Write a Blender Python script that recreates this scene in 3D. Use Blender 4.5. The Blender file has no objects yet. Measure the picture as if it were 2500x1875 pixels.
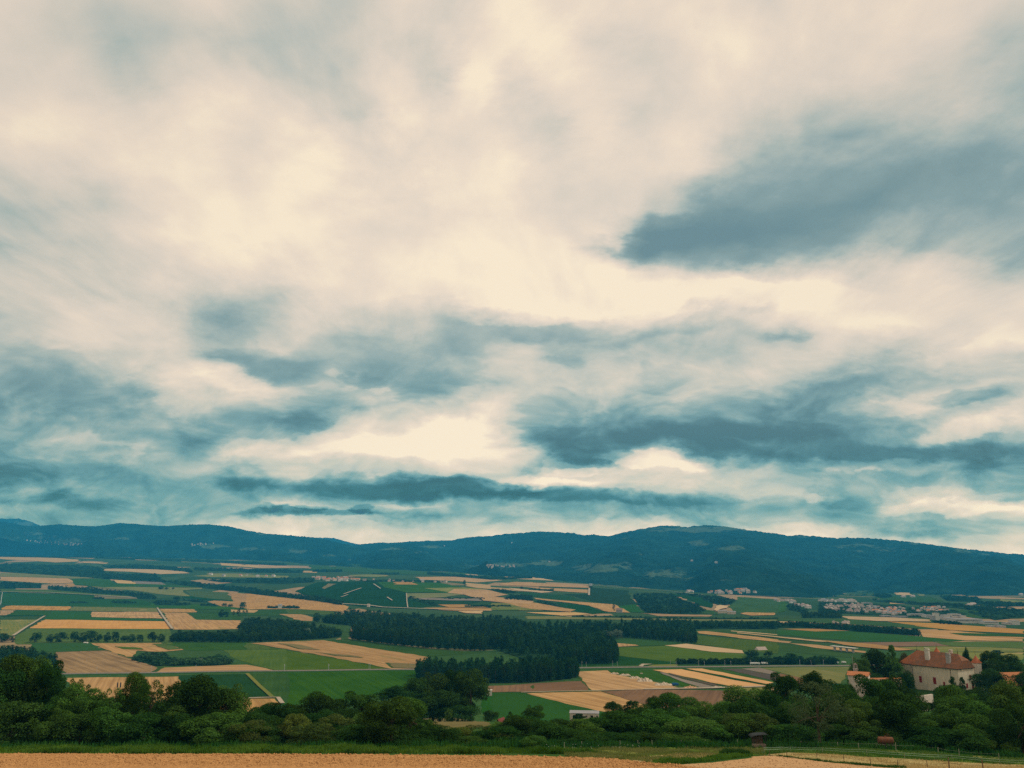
import bpy, math, random
import numpy as np
from mathutils import Vector, Matrix
from mathutils.geometry import delaunay_2d_cdt
rng = np.random.default_rng(7); random.seed(7)
SC = bpy.context.scene; COL = SC.collection
R = math.radians
# ------------------------------------------------------------------ camera
CAMH = 135.0; PITCH = R(13.5); F = 1925.0
cam_d = bpy.data.cameras.new('camera'); cam = bpy.data.objects.new('camera', cam_d); COL.objects.link(cam)
cam.location = (0, 0, CAMH); cam.rotation_euler = (R(90) + PITCH, 0, 0)
cam_d.sensor_width = 36; cam_d.lens = 36 * F / 2500; cam_d.clip_start = .1; cam_d.clip_end = 80000
SC.camera = cam
CP, SP = math.cos(PITCH), math.sin(PITCH)
TILE = {'A': (0, 1200), 'B': (600, 1200), 'C': (1200, 1200), 'D': (1800, 1200), 'E': (0, 1520), 'F': (600, 1520), 'G': (1200, 1520), 'H': (1800, 1520),
        'N': (1800, 1760), 'M': (1200, 1760)}
def px(t, x, y):
    if t == 'P': return (x, y)
    if t == 'K': return (2050 + x / 4.916, 1540 + y / 4.916)      # castle close-up
    if t == 'T': return (2000 + x / 4.424, 1440 + y / 4.424)      # town close-up
    o = TILE[t]; return (o[0] + x / 3.16, o[1] + y / 3.16)
def ray(X, Y):
    v = -(Y - 937.5) / F; dx = (X - 1250) / F
    dy = CP - v * SP; dz = SP + v * CP
    return dx / dy, dz / dy                                        # x and z gained per metre forward
def z_at(X, Y, D):
    return CAMH + D * ray(X, Y)[1]
# ------------------------------------------------------------------ terrain
HP = np.array([(-4000, 160), (-600, 150), (-60, 137), (0, 133.2), (60, 121.5), (110, 110.7), (140, 106.2), (150, 105), (165, 102.7), (180, 100.3), (205, 96), (280, 87), (340, 77), (400, 67), (480, 53),
               (600, 27), (700, 9), (780, 2.5), (860, 0), (20000, 0)], float)
_hy = np.arange(-4000, 2000, 2.0); _hz = np.interp(_hy, HP[:, 0], HP[:, 1])
_k = np.exp(-0.5 * (np.arange(-20, 21) * 2 / 9.0) ** 2); _k /= _k.sum()
_hz = np.convolve(np.pad(_hz, 20, mode='edge'), _k, 'valid')
TX = np.array([-900, 0, 300, 600, 900, 1200, 1450, 1700, 2000, 2500, 3400], float)
TD = np.array([1500, 2500, 3000, 3500, 4200, 5000, 6500, 8500, 30000], float)
TY = {3000: [0] * 11,
      3500: [1480, 1480, 1480, 1479, 1450, 1460, 1465, 1468, 1477, 1477, 1477],
      4200: [1443, 1445, 1446, 1447, 1421, 1432, 1439, 1450, 1467, 1467, 1467],
      5000: [1410, 1412, 1414, 1420, 1412, 1418, 1430, 1445, 1461, 1461, 1461],
      6500: [1375, 1378, 1382, 1388, 1393, 1402, 1420, 1438, 1454, 1454, 1454],
      8500: [1355, 1357, 1360, 1366, 1378, 1392, 1412, 1432, 1450, 1450, 1450]}
TZ = np.zeros((len(TD), len(TX)))
for i, d in enumerate(TD):
    row = TY.get(int(d))
    if row:
        for j, Y in enumerate(row): TZ[i, j] = z_at(TX[j], Y, d) if Y else 0
TZ[-1] = TZ[-2] + 60
TU = (TX - 1250) / F * 1.0      # columns by sideways slope x/y at the horizon
TZ = np.maximum(TZ, 0)
_gd = np.arange(1400, 16000, 50.0); _gu = np.linspace(-1.4, 1.4, 141)
_a = np.stack([np.interp(_gd, TD, TZ[:, j]) for j in range(len(TX))], 1)
_g = np.stack([np.interp(_gu, TU, _a[i]) for i in range(len(_gd))], 0)
def _sm(a, n, axis):
    k = np.hanning(n + 2)[1:-1]; k /= k.sum()
    return np.apply_along_axis(lambda r: np.convolve(np.pad(r, n // 2, mode='edge'), k, 'valid'), axis, a)
_g = _sm(_sm(_g, 9, 0), 11, 1)
def gauss(x, y, cx, cy, sx, sy): return np.exp(-((x - cx) / sx) ** 2 - ((y - cy) / sy) ** 2)
CASX, CASY = 262.0, 478.0
def H(x, y):
    x = np.asarray(x, float); y = np.asarray(y, float)
    z = np.interp(y, _hy, _hz)
    yy = np.maximum(y, 60); u = x / yy
    # far rise
    fi = np.clip((y - 1400) / 50, 0, len(_gd) - 1.001); ui = np.clip((u + 1.4) / 0.02, 0, 139.999)
    i0 = fi.astype(int); j0 = ui.astype(int); a = fi - i0; b = ui - j0
    far = (_g[i0, j0] * (1 - a) + _g[i0 + 1, j0] * a) * (1 - b) + (_g[i0, j0 + 1] * (1 - a) + _g[i0 + 1, j0 + 1] * a) * b
    z = z + np.where(y > 1400, far, 0)
    # spur under the castle, with a gentle shoulder to the right
    w = 1 / (1 + np.exp(-(x - 190) / 14)); w2 = np.exp(-(np.maximum(0, np.abs(y - 478) - 26) / 42) ** 2)
    z = z + (np.maximum(70 - np.interp(y, _hy, _hz), 0) * (y > 385)) * w * w2
    # right end of the near bank dips
    s = np.clip((u - .38) / .3, 0, 1); s = s * s * (3 - 2 * s)
    z = z - 2.2 * s * np.clip((y - 100) / 20, 0, 1) * np.clip((260 - y) / 60, 0, 1)
    # mild undulation
    n = np.sin(x * .011 + 1.3) * np.sin(y * .009 + .4) + .5 * np.sin(x * .031 + y * .017)
    z = z + n * .35 * np.clip((y - 160) / 80, 0, 1) * np.clip((3000 - y) / 800, .2, 1)
    z = z + (np.sin(x * .05) * np.sin(y * .11 + 1)) * .12 * (y < 200) * (y > 60)
    return z
_st = [60.0]
while _st[-1] < 15000: _st.append(_st[-1] * 1.004 + .15)
_st = np.array(_st)
def hit(X, Y, ymin=60):
    """ground points under photo pixels, nearest crossing beyond ymin"""
    X = np.atleast_1d(np.asarray(X, float)); Y = np.atleast_1d(np.asarray(Y, float)); out = []
    for a, b in zip(X, Y):
        dx, dz = ray(a, b); yy = _st[_st >= ymin]
        g = CAMH + yy * dz - H(dx * yy, yy)
        k = np.argmax(g < 0)
        if g[k] >= 0: k = len(yy) - 1
        if k > 0:
            t = min(1., max(0., g[k - 1] / (g[k - 1] - g[k] + 1e-9))); d = yy[k - 1] + t * (yy[k] - yy[k - 1])
        else: d = yy[0]
        out.append((dx * d, d))
    return np.array(out)
# ------------------------------------------------------------------ mesh + object helpers
def mesh_np(name, V, Fs, mat=None, smooth=False):
    V = np.asarray(V, np.float32); me = bpy.data.meshes.new(name)
    if isinstance(Fs, np.ndarray):
        k = Fs.shape[1]; n = len(Fs)
        me.vertices.add(len(V)); me.vertices.foreach_set('co', V.ravel())
        me.loops.add(n * k); me.loops.foreach_set('vertex_index', Fs.astype(np.int32).ravel())
        me.polygons.add(n); me.polygons.foreach_set('loop_start', np.arange(0, n * k, k, dtype=np.int32))
        me.polygons.foreach_set('loop_total', np.full(n, k, np.int32))
        me.update(calc_edges=True)
    else:
        me.from_pydata([tuple(map(float, v)) for v in V], [], [tuple(map(int, f)) for f in Fs]); me.update()
    me.validate()
    if smooth: me.polygons.foreach_set('use_smooth', np.ones(len(me.polygons), bool))
    if mat is not None:
        for m in (mat if isinstance(mat, (list, tuple)) else [mat]): me.materials.append(m)
    return me
def tag(o, label=None, cat=None, group=None, kind=None):
    if label: o['label'] = label
    if cat: o['category'] = cat
    if group: o['group'] = group
    if kind: o['kind'] = kind
    return o
def link(name, data, parent=None, loc=None, rz=0):
    o = bpy.data.objects.new(name, data); COL.objects.link(o)
    if parent is not None: o.parent = parent
    if loc is not None: o.location = loc
    if rz: o.rotation_euler = (0, 0, rz)
    return o
class MB:
    """collects boxes, prisms and tubes into one mesh"""
    def __init__(s): s.v = []; s.f = []
    def add(s, V, Fs):
        n = len(s.v); s.v += [tuple(map(float, v)) for v in V]; s.f += [tuple(n + i for i in f) for f in Fs]; return s
    def box(s, x0, x1, y0, y1, z0, z1):
        return s.add([(x0, y0, z0), (x1, y0, z0), (x1, y1, z0), (x0, y1, z0), (x0, y0, z1), (x1, y0, z1), (x1, y1, z1), (x0, y1, z1)],
                     [(0, 3, 2, 1), (4, 5, 6, 7), (0, 1, 5, 4), (1, 2, 6, 5), (2, 3, 7, 6), (3, 0, 4, 7)])
    def tube(s, pts, rad, n=7, cap=True):
        pts = [Vector(p) for p in pts]
        if not isinstance(rad, (list, tuple)): rad = [rad] * len(pts)
        base = len(s.v)
        for i, p in enumerate(pts):
            d = (pts[min(i + 1, len(pts) - 1)] - pts[max(i - 1, 0)]).normalized()
            a = d.orthogonal().normalized() if abs(d.z) < .95 else Vector((1, 0, 0)); a = (a - d * a.dot(d)).normalized(); b = d.cross(a)
            for k in range(n):
                t = 2 * math.pi * k / n; q = p + (a * math.cos(t) + b * math.sin(t)) * rad[i]; s.v.append(tuple(q))
        for i in range(len(pts) - 1):
            for k in range(n):
                k2 = (k + 1) % n; s.f.append((base + i * n + k, base + i * n + k2, base + (i + 1) * n + k2, base + (i + 1) * n + k))
        if cap:
            s.f.append(tuple(base + k for k in range(n))[::-1]); s.f.append(tuple(base + (len(pts) - 1) * n + k for k in range(n)))
        return s
    def build(s, name, mat, parent=None, loc=None, rz=0, smooth=False):
        me = bpy.data.meshes.new(name); me.from_pydata(s.v, [], s.f); me.update(); me.materials.append(mat)
        if smooth: me.polygons.foreach_set('use_smooth', np.ones(len(me.polygons), bool))
        return link(name, me, parent, loc, rz)
# ------------------------------------------------------------------ materials
def newmat(name):
    m = bpy.data.materials.new(name); m.use_nodes = True; nt = m.node_tree
    b = nt.nodes['Principled BSDF']; b.inputs['Roughness'].default_value = .9; b.inputs['Specular IOR Level'].default_value = 0.
    return m, nt, b
def N(nt, t, **kw):
    n = nt.nodes.new(t)
    for k, v in kw.items():
        if isinstance(k, str) and hasattr(n, k): setattr(n, k, v)
        else: n.inputs[k.replace('_', ' ')].default_value = v
    return n
def noise(nt, vec, scale, detail=3, rough=.55, dist=0):
    n = nt.nodes.new('ShaderNodeTexNoise'); n.inputs['Scale'].default_value = scale; n.inputs['Detail'].default_value = detail
    n.inputs['Roughness'].default_value = rough; n.inputs['Distortion'].default_value = dist
    if vec is not None: nt.links.new(vec, n.inputs['Vector'])
    return n.outputs['Fac']
def mapping(nt, vec, scale=(1, 1, 1), rot=(0, 0, 0), loc=(0, 0, 0)):
    n = nt.nodes.new('ShaderNodeMapping'); n.inputs['Scale'].default_value = scale; n.inputs['Rotation'].default_value = rot; n.inputs['Location'].default_value = loc
    nt.links.new(vec, n.inputs['Vector']); return n.outputs[0]
def mth(nt, op, a, b=None, c=None, clamp=False):
    n = nt.nodes.new('ShaderNodeMath'); n.operation = op; n.use_clamp = clamp
    for i, v in enumerate((a, b, c)):
        if v is None: continue
        if isinstance(v, (int, float)): n.inputs[i].default_value = v
        else: nt.links.new(v, n.inputs[i])
    return n.outputs[0]
def mr(nt, v, a, b, c=0, d=1, smooth=False):
    n = nt.nodes.new('ShaderNodeMapRange'); n.inputs[1].default_value = a; n.inputs[2].default_value = b; n.inputs[3].default_value = c; n.inputs[4].default_value = d
    if smooth: n.interpolation_type = 'SMOOTHSTEP'
    nt.links.new(v, n.inputs[0]); return n.outputs[0]
def mix(nt, fac, a, b, mode='MIX'):
    n = nt.nodes.new('ShaderNodeMix'); n.data_type = 'RGBA'; n.blend_type = mode
    for s, v in ((n.inputs[0], fac), (n.inputs[6], a), (n.inputs[7], b)):
        if isinstance(v, (int, float)): s.default_value = v
        elif isinstance(v, tuple): s.default_value = (*v[:3], 1)
        else: nt.links.new(v, s)
    return n.outputs[2]
def objrand(nt):
    return nt.nodes.new('ShaderNodeObjectInfo').outputs['Random']
def bump(nt, b, h, strength=.5, dist=.1):
    n = nt.nodes.new('ShaderNodeBump'); n.inputs['Strength'].default_value = strength; n.inputs['Distance'].default_value = dist
    nt.links.new(h, n.inputs['Height']); nt.links.new(n.outputs[0], b.inputs['Normal'])
def tc(nt, out='Object'): return nt.nodes.new('ShaderNodeTexCoord').outputs[out]
def simple(name, c, c2=None, scale=.5, rough=.85, bmp=0):
    m, nt, b = newmat(name); v = tc(nt); f = noise(nt, v, scale, 5)
    b.inputs['Roughness'].default_value = rough
    nt.links.new(mix(nt, mr(nt, f, .3, .7), c, c2 or tuple(x * .75 for x in c)), b.inputs['Base Color'])
    if bmp: bump(nt, b, noise(nt, v, scale * 6, 4), .5, bmp)
    return m
def fieldmat(name, c1, c2, streak=(.004, .19), s_amt=.5, c3=None, rough=.95):
    """c1/c2 are two real soil or crop colours of one field, mixed by long streaks along the working direction"""
    m, nt, b = newmat(name); v = tc(nt)
    r = objrand(nt); off = nt.nodes.new('ShaderNodeVectorMath'); off.operation = 'ADD'
    cmb = nt.nodes.new('ShaderNodeCombineXYZ'); nt.links.new(mth(nt, 'MULTIPLY', r, 997.), cmb.inputs[0]); nt.links.new(mth(nt, 'MULTIPLY', r, 613.), cmb.inputs[1])
    nt.links.new(v, off.inputs[0]); nt.links.new(cmb.outputs[0], off.inputs[1]); w = off.outputs[0]
    s1 = noise(nt, mapping(nt, w, (streak[0], streak[1], 1)), 1, 4, .65)
    s2 = noise(nt, mapping(nt, w, (streak[0] * 2, streak[1] * 6, 1)), 1, 2, .6)
    p = noise(nt, w, .012, 5, .6)
    fine = noise(nt, w, .35, 3, .7)
    a = mth(nt, 'ADD', mth(nt, 'MULTIPLY', mr(nt, s1, .36, .64, -.5, .5), s_amt), mth(nt, 'MULTIPLY', mr(nt, s2, .35, .65, -.5, .5), s_amt * .45))
    a = mth(nt, 'ADD', a, mr(nt, p, .3, .7, .15, .85)); a = mth(nt, 'ADD', a, mr(nt, fine, .3, .7, -.16, .16), clamp=True)
    col = mix(nt, a, c1, c2)
    if c3 is not None:
        q = noise(nt, mapping(nt, w, (.006, .02, 1)), 1, 4, .6, .6); col = mix(nt, mr(nt, q, .58, .70, 0, .75), col, c3)
    hv = nt.nodes.new('ShaderNodeHueSaturation'); nt.links.new(col, hv.inputs['Color']); nt.links.new(mr(nt, r, 0, 1, .86, 1.12), hv.inputs['Value'])
    nt.links.new(mr(nt, mth(nt, 'FRACT', mth(nt, 'MULTIPLY', r, 7.3)), 0, 1, .85, 1.1), hv.inputs['Saturation'])
    nt.links.new(hv.outputs[0], b.inputs['Base Color']); b.inputs['Roughness'].default_value = rough
    return m
FM = {
 'tan': ('stubble_field', fieldmat('stubble', (.385, .222, .078), (.25, .136, .046), s_amt=1.2, c3=(.19, .145, .04))),
 'pale': ('stubble_field', fieldmat('pale_stubble', (.44, .29, .13), (.32, .205, .09), s_amt=.4)),
 'orange': ('ripe_field', fieldmat('ripe_crop', (.52, .27, .065), (.38, .18, .04), s_amt=.5)),
 'pink': ('stubble_field', fieldmat('pinkish_stubble', (.30, .19, .085), (.155, .098, .045), streak=(.003, .09), s_amt=1.1)),
 'brown': ('ploughed_field', fieldmat('brown_soil', (.19, .11, .058), (.115, .068, .04), s_amt=.7)),
 'dkbrown': ('ploughed_field', fieldmat('dark_soil', (.085, .065, .045), (.055, .045, .035), s_amt=.5)),
 'grey': ('ploughed_field', fieldmat('grey_soil', (.20, .16, .12), (.13, .105, .08), s_amt=.5)),
 'green': ('grass_field', fieldmat('grass', (.036, .084, .009), (.016, .050, .006), s_amt=.45)),
 'bright': ('crop_field', fieldmat('young_crop', (.024, .078, .009), (.016, .056, .007), s_amt=.25)),
 'dark': ('maize_field', fieldmat('maize', (.008, .034, .005), (.014, .050, .007), s_amt=.3)),
 'dull': ('meadow', fieldmat('dull_meadow', (.070, .108, .014), (.038, .074, .010), s_amt=.5)),
 'yg': ('meadow', fieldmat('yellowish_meadow', (.17, .155, .042), (.085, .115, .032), s_amt=.7, c3=(.36, .25, .12))),
 'olive': ('meadow', fieldmat('olive_meadow', (.17, .135, .06), (.11, .10, .045), s_amt=.6)),
 'vine': ('vineyard_slope', fieldmat('vine_rows', (.014, .044, .008), (.007, .026, .005), streak=(.002, .16), s_amt=.9)),
 'path': ('dirt_track', simple('chalky_track', (.38, .31, .22), (.28, .23, .16), .2)),
 'verge': ('grass_verge', simple('grass_verge', (.018, .055, .014), (.028, .075, .02), .3)),
 'margin': ('field_margin', simple('margin_grass', (.022, .055, .010), (.055, .085, .018), .08)),
 'dry': ('dry_meadow', fieldmat('dry_grass', (.42, .31, .13), (.26, .22, .075), streak=(.02, .2), s_amt=.5)),
 'bank': ('grass_bank', fieldmat('bank_grass', (.05, .12, .02), (.11, .14, .035), streak=(.03, .2), s_amt=.5)),
 'soil': ('ploughed_field', fieldmat('pale_soil', (.46, .27, .14), (.36, .20, .10), streak=(.06, .12), s_amt=.3)),
}
FL = {'margin': 'ragged green grass margin round a field', 'tan': 'tan stubble field on the plain', 'pale': 'pale straw coloured field on the plain', 'orange': 'orange field of ripe grain beside the railway', 'pink': 'pinkish stubble field with dark tractor lines',
      'brown': 'brown ploughed field on the plain', 'dkbrown': 'dark brown strip of bare soil', 'grey': 'grey brown strip of bare soil', 'green': 'mid green grass field on the plain',
      'bright': 'bright green field of young crop', 'dark': 'dark green field of maize', 'dull': 'dull green meadow on the plain', 'yg': 'yellow green striped meadow', 'olive': 'olive brown dry meadow',
      'vine': 'dark green vineyard slope below the village', 'path': 'pale dirt track between the fields', 'verge': 'dark green grass verge', 'dry': 'dry straw coloured grass along the fence', 'bank': 'rough green grass bank at the edge of the ploughed field',
      'soil': 'smooth pale soil behind the ploughed field'}
_nf = [0]
def drape(world, kind, layer=0, angle=None, grid=None, offs=None, name=None, mat=None, label=None, ragged=0):
    W = np.array(world, float)
    n = len(W); cx, cy = W.mean(0); Dm = max(np.median(W[:, 1]), 80)
    if angle is None:
        L = [(np.hypot(*(W[(i + 1) % n] - W[i])), i) for i in range(n)]; i = max(L)[1]; d = W[(i + 1) % n] - W[i]; angle = math.atan2(d[1], d[0])
    g = grid or max(Dm / 55, 1.2)
    B = []
    for i in range(n):
        a, b = W[i], W[(i + 1) % n]; k = max(1, int(np.hypot(*(b - a)) / g))
        for t in range(k): B.append(a + (b - a) * t / k)
    B = np.array(B); nb = len(B)
    if ragged: B = B + np.random.default_rng(_nf[0] + 77).normal(0, 1, B.shape) * min(g * .12, Dm * ragged)
    lo, hi = W.min(0), W.max(0)
    gx, gy = np.meshgrid(np.arange(lo[0], hi[0], g), np.arange(lo[1], hi[1], g)); P = np.stack([gx.ravel(), gy.ravel()], 1)
    if len(P) > 20000: P = P[::int(len(P) / 20000) + 1]
    ins = np.zeros(len(P), bool); j = n - 1
    for i in range(n):
        xi, yi = W[i]; xj, yj = W[j]
        c = ((yi > P[:, 1]) != (yj > P[:, 1])) & (P[:, 0] < (xj - xi) * (P[:, 1] - yi) / (yj - yi + 1e-12) + xi); ins ^= c; j = i
    P = P[ins]
    pts = [Vector(((p[0] - cx), (p[1] - cy))) for p in np.vstack([B, P])] if len(P) else [Vector((p[0] - cx, p[1] - cy)) for p in B]
    res = delaunay_2d_cdt(pts, [], [list(range(nb))], 1, 1e-4)
    V2 = np.array([(v.x, v.y) for v in res[0]]); Fs = [tuple(f) for f in res[2]]
    if not len(Fs): return None
    _nf[0] += 1; xw, yw = V2[:, 0] + cx, V2[:, 1] + cy
    off = offs if offs is not None else (.12 + .14 * layer + .022 * (_nf[0] % 5)) * (Dm / 1000) ** 1.1
    z = H(xw, yw) + off; z0 = float(z.mean())
    ca, sa = math.cos(-angle), math.sin(-angle)
    V = np.stack([V2[:, 0] * ca - V2[:, 1] * sa, V2[:, 0] * sa + V2[:, 1] * ca, z - z0], 1)
    # wind faces upward
    out = []
    for f in Fs:
        a, b, c = V[f[0]], V[f[1]], V[f[2]]
        out.append(f if (b[0] - a[0]) * (c[1] - a[1]) - (b[1] - a[1]) * (c[0] - a[0]) > 0 else f[::-1])
    nm, mt = FM[kind] if kind in FM else (name, mat)
    me = mesh_np(name or nm, V, out, mat or mt, True)
    o = link(name or nm, me, None, (cx, cy, z0), angle)
    tag(o, label or FL.get(kind, 'field'), (name or nm).replace('_', ' ').split()[-1], (name or nm).replace('_', ' ') + 's on the plain', 'structure')
    return o
def field(kind, t, pts, layer=0, angle=None, ymin=200, **kw):
    P = [px(t, *p) for p in pts]; W = hit([p[0] for p in P], [p[1] for p in P], ymin)
    if angle is not None:          # two photo points give the working direction
        A = [px(t, *p) for p in angle]; q = hit([p[0] for p in A], [p[1] for p in A], ymin); angle = math.atan2(q[1][1] - q[0][1], q[1][0] - q[0][0])
    D = np.median(W[:, 1])
    if 560 < D < 2600 and kind not in ('green', 'dull', 'bright', 'dark', 'vine'):
        n = len(W); A = sum(W[i][0] * W[(i + 1) % n][1] - W[(i + 1) % n][0] * W[i][1] for i in range(n)); sg = 1 if A > 0 else -1; E = []
        for i in range(n):
            a, b, c = W[i - 1], W[i], W[(i + 1) % n]; d1 = (b - a) / (np.hypot(*(b - a)) + 1e-9); d2 = (c - b) / (np.hypot(*(c - b)) + 1e-9)
            nn = np.array([d1[1] + d2[1], -d1[0] - d2[0]]) * sg; nn /= np.hypot(*nn) + 1e-9; E.append(b + nn * D * .0022)
        drape(E, 'margin', layer, angle, offs=(.10 + .14 * layer) * (D / 1000) ** 1.1 * .93, ragged=.0009)
    return drape(W, kind, layer, angle, ragged=kw.pop('ragged', .0012), **kw)
def strip(kind, t, pts, w, layer=3, ymin=200, name=None, label=None, **kw):
    """a road or track: centre line through photo points, w metres wide"""
    P = [px(t, *p) if len(p) == 2 else px(*p) for p in pts]; W = hit([p[0] for p in P], [p[1] for p in P], ymin)
    L, Rr = [], []
    for i in range(len(W)):
        d = W[min(i + 1, len(W) - 1)] - W[max(i - 1, 0)]; d /= np.hypot(*d) + 1e-9; n = np.array((-d[1], d[0])) * w / 2
        L.append(W[i] + n); Rr.append(W[i] - n)
    return drape(L + Rr[::-1], kind, layer, name=name, label=label, **kw)
# ------------------------------------------------------------------ ground sheet
def groundmat():
    m, nt, b = newmat('plain_ground'); v = tc(nt)
    vo = nt.nodes.new('ShaderNodeTexVoronoi'); vo.inputs['Scale'].default_value = 1; vo.inputs['Randomness'].default_value = .8
    nt.links.new(mapping(nt, v, (.0035, .0022, 0), (0, 0, .5)), vo.inputs['Vector'])
    sp = nt.nodes.new('ShaderNodeSeparateColor'); nt.links.new(vo.outputs['Color'], sp.inputs[0])
    g = mix(nt, sp.outputs[0], (.020, .052, .015), (.045, .080, .026))
    g = mix(nt, mr(nt, sp.outputs[1], .80, .84), g, (.33, .21, .11))
    n1 = noise(nt, v, .02, 6, .6); g = mix(nt, mr(nt, n1, .35, .65, 0, .45), g, (.022, .045, .014))
    y = nt.nodes.new('ShaderNodeSeparateXYZ'); nt.links.new(v, y.inputs[0])
    near = mix(nt, mr(nt, noise(nt, v, .08, 6, .65), .35, .65), (.022, .062, .014), (.045, .09, .022))
    nt.links.new(mix(nt, mr(nt, y.outputs[1], 1300, 1700), near, g), b.inputs['Base Color'])
    return m
ys = list(np.arange(-3800, -100, 300.0)) + list(np.arange(-100, 100, 10.0)); y = 100.0
while y < 15500: ys.append(y); y = y * 1.011 + .2
ys = np.array(ys); us = np.concatenate([-np.geomspace(12, 1.15, 14), np.linspace(-1.0, 1.0, 301), np.geomspace(1.15, 12, 14)])
Wd = np.sqrt(ys ** 2 + 300.0 ** 2 * (ys < 600) * np.clip((600 - ys) / 500, 0, 1))
gx = us[None, :] * Wd[:, None]; gy = np.repeat(ys[:, None], len(us), 1)
gz = H(gx, gy); nr, nc = gx.shape
idx = np.arange(nr * nc).reshape(nr, nc)
FQ = np.stack([idx[:-1, :-1].ravel(), idx[:-1, 1:].ravel(), idx[1:, 1:].ravel(), idx[1:, :-1].ravel()], 1)
g = link('ground', mesh_np('ground', np.stack([gx.ravel(), gy.ravel(), gz.ravel()], 1), FQ, groundmat(), True))
tag(g, 'green plain and hillside under the fields', 'ground', kind='structure')
# ------------------------------------------------------------------ mountains
def snoise(x, y, seed, octs=6, base=1.0):
    r = np.random.default_rng(seed); out = 0; amp = 1.0; f = base
    for o in range(octs):
        for k in range(4):
            a = r.uniform(0, 2 * math.pi); ph = r.uniform(0, 6.28)
            out = out + amp * .5 * np.sin((x * math.cos(a) + y * math.sin(a)) * f * r.uniform(.7, 1.4) + ph)
        amp *= .55; f *= 2.1
    return out
def mountmat(name, pasture):
    m, nt, b = newmat(name); v = tc(nt)
    n1 = noise(nt, mapping(nt, v, (.0035, .0035, .006)), 1, 8, .7)
    col = mix(nt, mr(nt, n1, .35, .65), (.002, .011, .010), (.014, .046, .030))  # forest green pushed toward blue: part of the distance haze is in the colour
    fine = noise(nt, mapping(nt, v, (.02, .02, .02)), 1, 4, .7); col = mix(nt, mr(nt, fine, .40, .60, 0, .6), col, (.002, .010, .010))
    at = nt.nodes.new('ShaderNodeAttribute'); at.attribute_name = 'pasture'
    pm = mth(nt, 'ADD', at.outputs['Fac'], mr(nt, noise(nt, mapping(nt, v, (.004, .004, .012)), 1, 7, .75), .3, .7, -.80, .80))
    pc = mix(nt, noise(nt, v, .01, 4), (.028, .066, .036), (.080, .105, .060))
    col = mix(nt, mr(nt, pm, .58, .85), col, pc)
    nt.links.new(col, b.inputs['Base Color']); b.inputs['Specular IOR Level'].default_value = 0
    return m
def mountain(name, label, foot, ridge, fy, ry, seed, x0, x1, patches=(), cols=900, rows=90, rough=1.0):
    """foot/ridge: photo skyline points; fy(X), ry(X): distances of foot and crest in metres"""
    X = np.linspace(x0, x1, cols); fo = np.array(foot, float); ri = np.array(ridge, float)
    u = np.array([ray(a, 1380)[0] for a in X]); fD = np.interp(X, *np.array(fy, float).T); rD = np.interp(X, *np.array(ry, float).T)
    Yr = np.interp(X, ri[:, 0], ri[:, 1]); zr = np.array([z_at(a, b, d) for a, b, d in zip(X, Yr, rD)])
    Yr_s = _sm(Yr, 21, 0)
    V = []; past = []
    T = np.concatenate([np.linspace(0, 1, rows), [1.06, 1.15, 1.3]])
    for t in T:
        D = fD + (rD - fD) * t; zf = H(u * fD, fD) - 15
        s = t if t <= 1 else 1
        prof = s ** 1.25 * (1 - .12 * math.sin(s * math.pi)) if s <= 1 else 1
        z = zf + (zr - zf) * prof
        if t > 1: z = z - (t - 1) * 900
        env = math.sin(min(t, 1) * math.pi) ** .8
        gul = snoise(X * .011, t * 4.0 + X * .001, seed, 5, 1.0) * 72 * env
        fst = np.convolve(rng.normal(0, 1, cols + 2), [.3, .5, .3], 'valid') * 4.2 * rough * (1 if t <= 1 else .6) * min(1, t * 12)
        z = z + gul + fst; V.append(np.stack([u * D, D, z], 1))
        dd = np.clip(D, 1, None); Yp = 937.5 - F * np.tan(np.arctan((z - CAMH) / dd) - PITCH) * 1.0
        p = np.zeros(cols)
        for (ax, ay, bx, by, k) in patches:
            p = np.maximum(p, k * np.clip(1.35 - np.sqrt(((X - (ax + bx) / 2) / ((bx - ax) / 2)) ** 2 + ((Yp - (ay + by) / 2) / ((by - ay) / 2)) ** 2), 0, 1) )
        past.append(p)
    V = np.concatenate(V); n = len(T); idx = np.arange(n * cols).reshape(n, cols)
    FQ = np.stack([idx[:-1, :-1].ravel(), idx[:-1, 1:].ravel(), idx[1:, 1:].ravel(), idx[1:, :-1].ravel()], 1)
    me = mesh_np(name, V, FQ, mountmat(name, None), True)
    at = me.attributes.new('pasture', 'FLOAT', 'POINT'); at.data.foreach_set('value', np.concatenate(past).astype(np.float32))
    return tag(link(name, me), label, 'mountain', kind='structure')
FOOT = [(-300, 1356), (0, 1357), (222, 1361), (475, 1367), (700, 1377), (820, 1382), (916, 1390), (1043, 1397), (1140, 1401), (1230, 1411), (1330, 1419), (1450, 1429), (1640, 1446), (1925, 1460), (2085, 1465), (2200, 1459), (2500, 1455), (2900, 1452)]
def foot_D(X): 
    Y = np.interp(X, *np.array(FOOT, float).T); return float(hit([X], [Y], 2500)[0][1])
FD = [(X, foot_D(X)) for X in (-300, 0, 222, 475, 700, 820, 916, 1043, 1140, 1230, 1330, 1450, 1640, 1925, 2085, 2200, 2500, 2900)]
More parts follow.
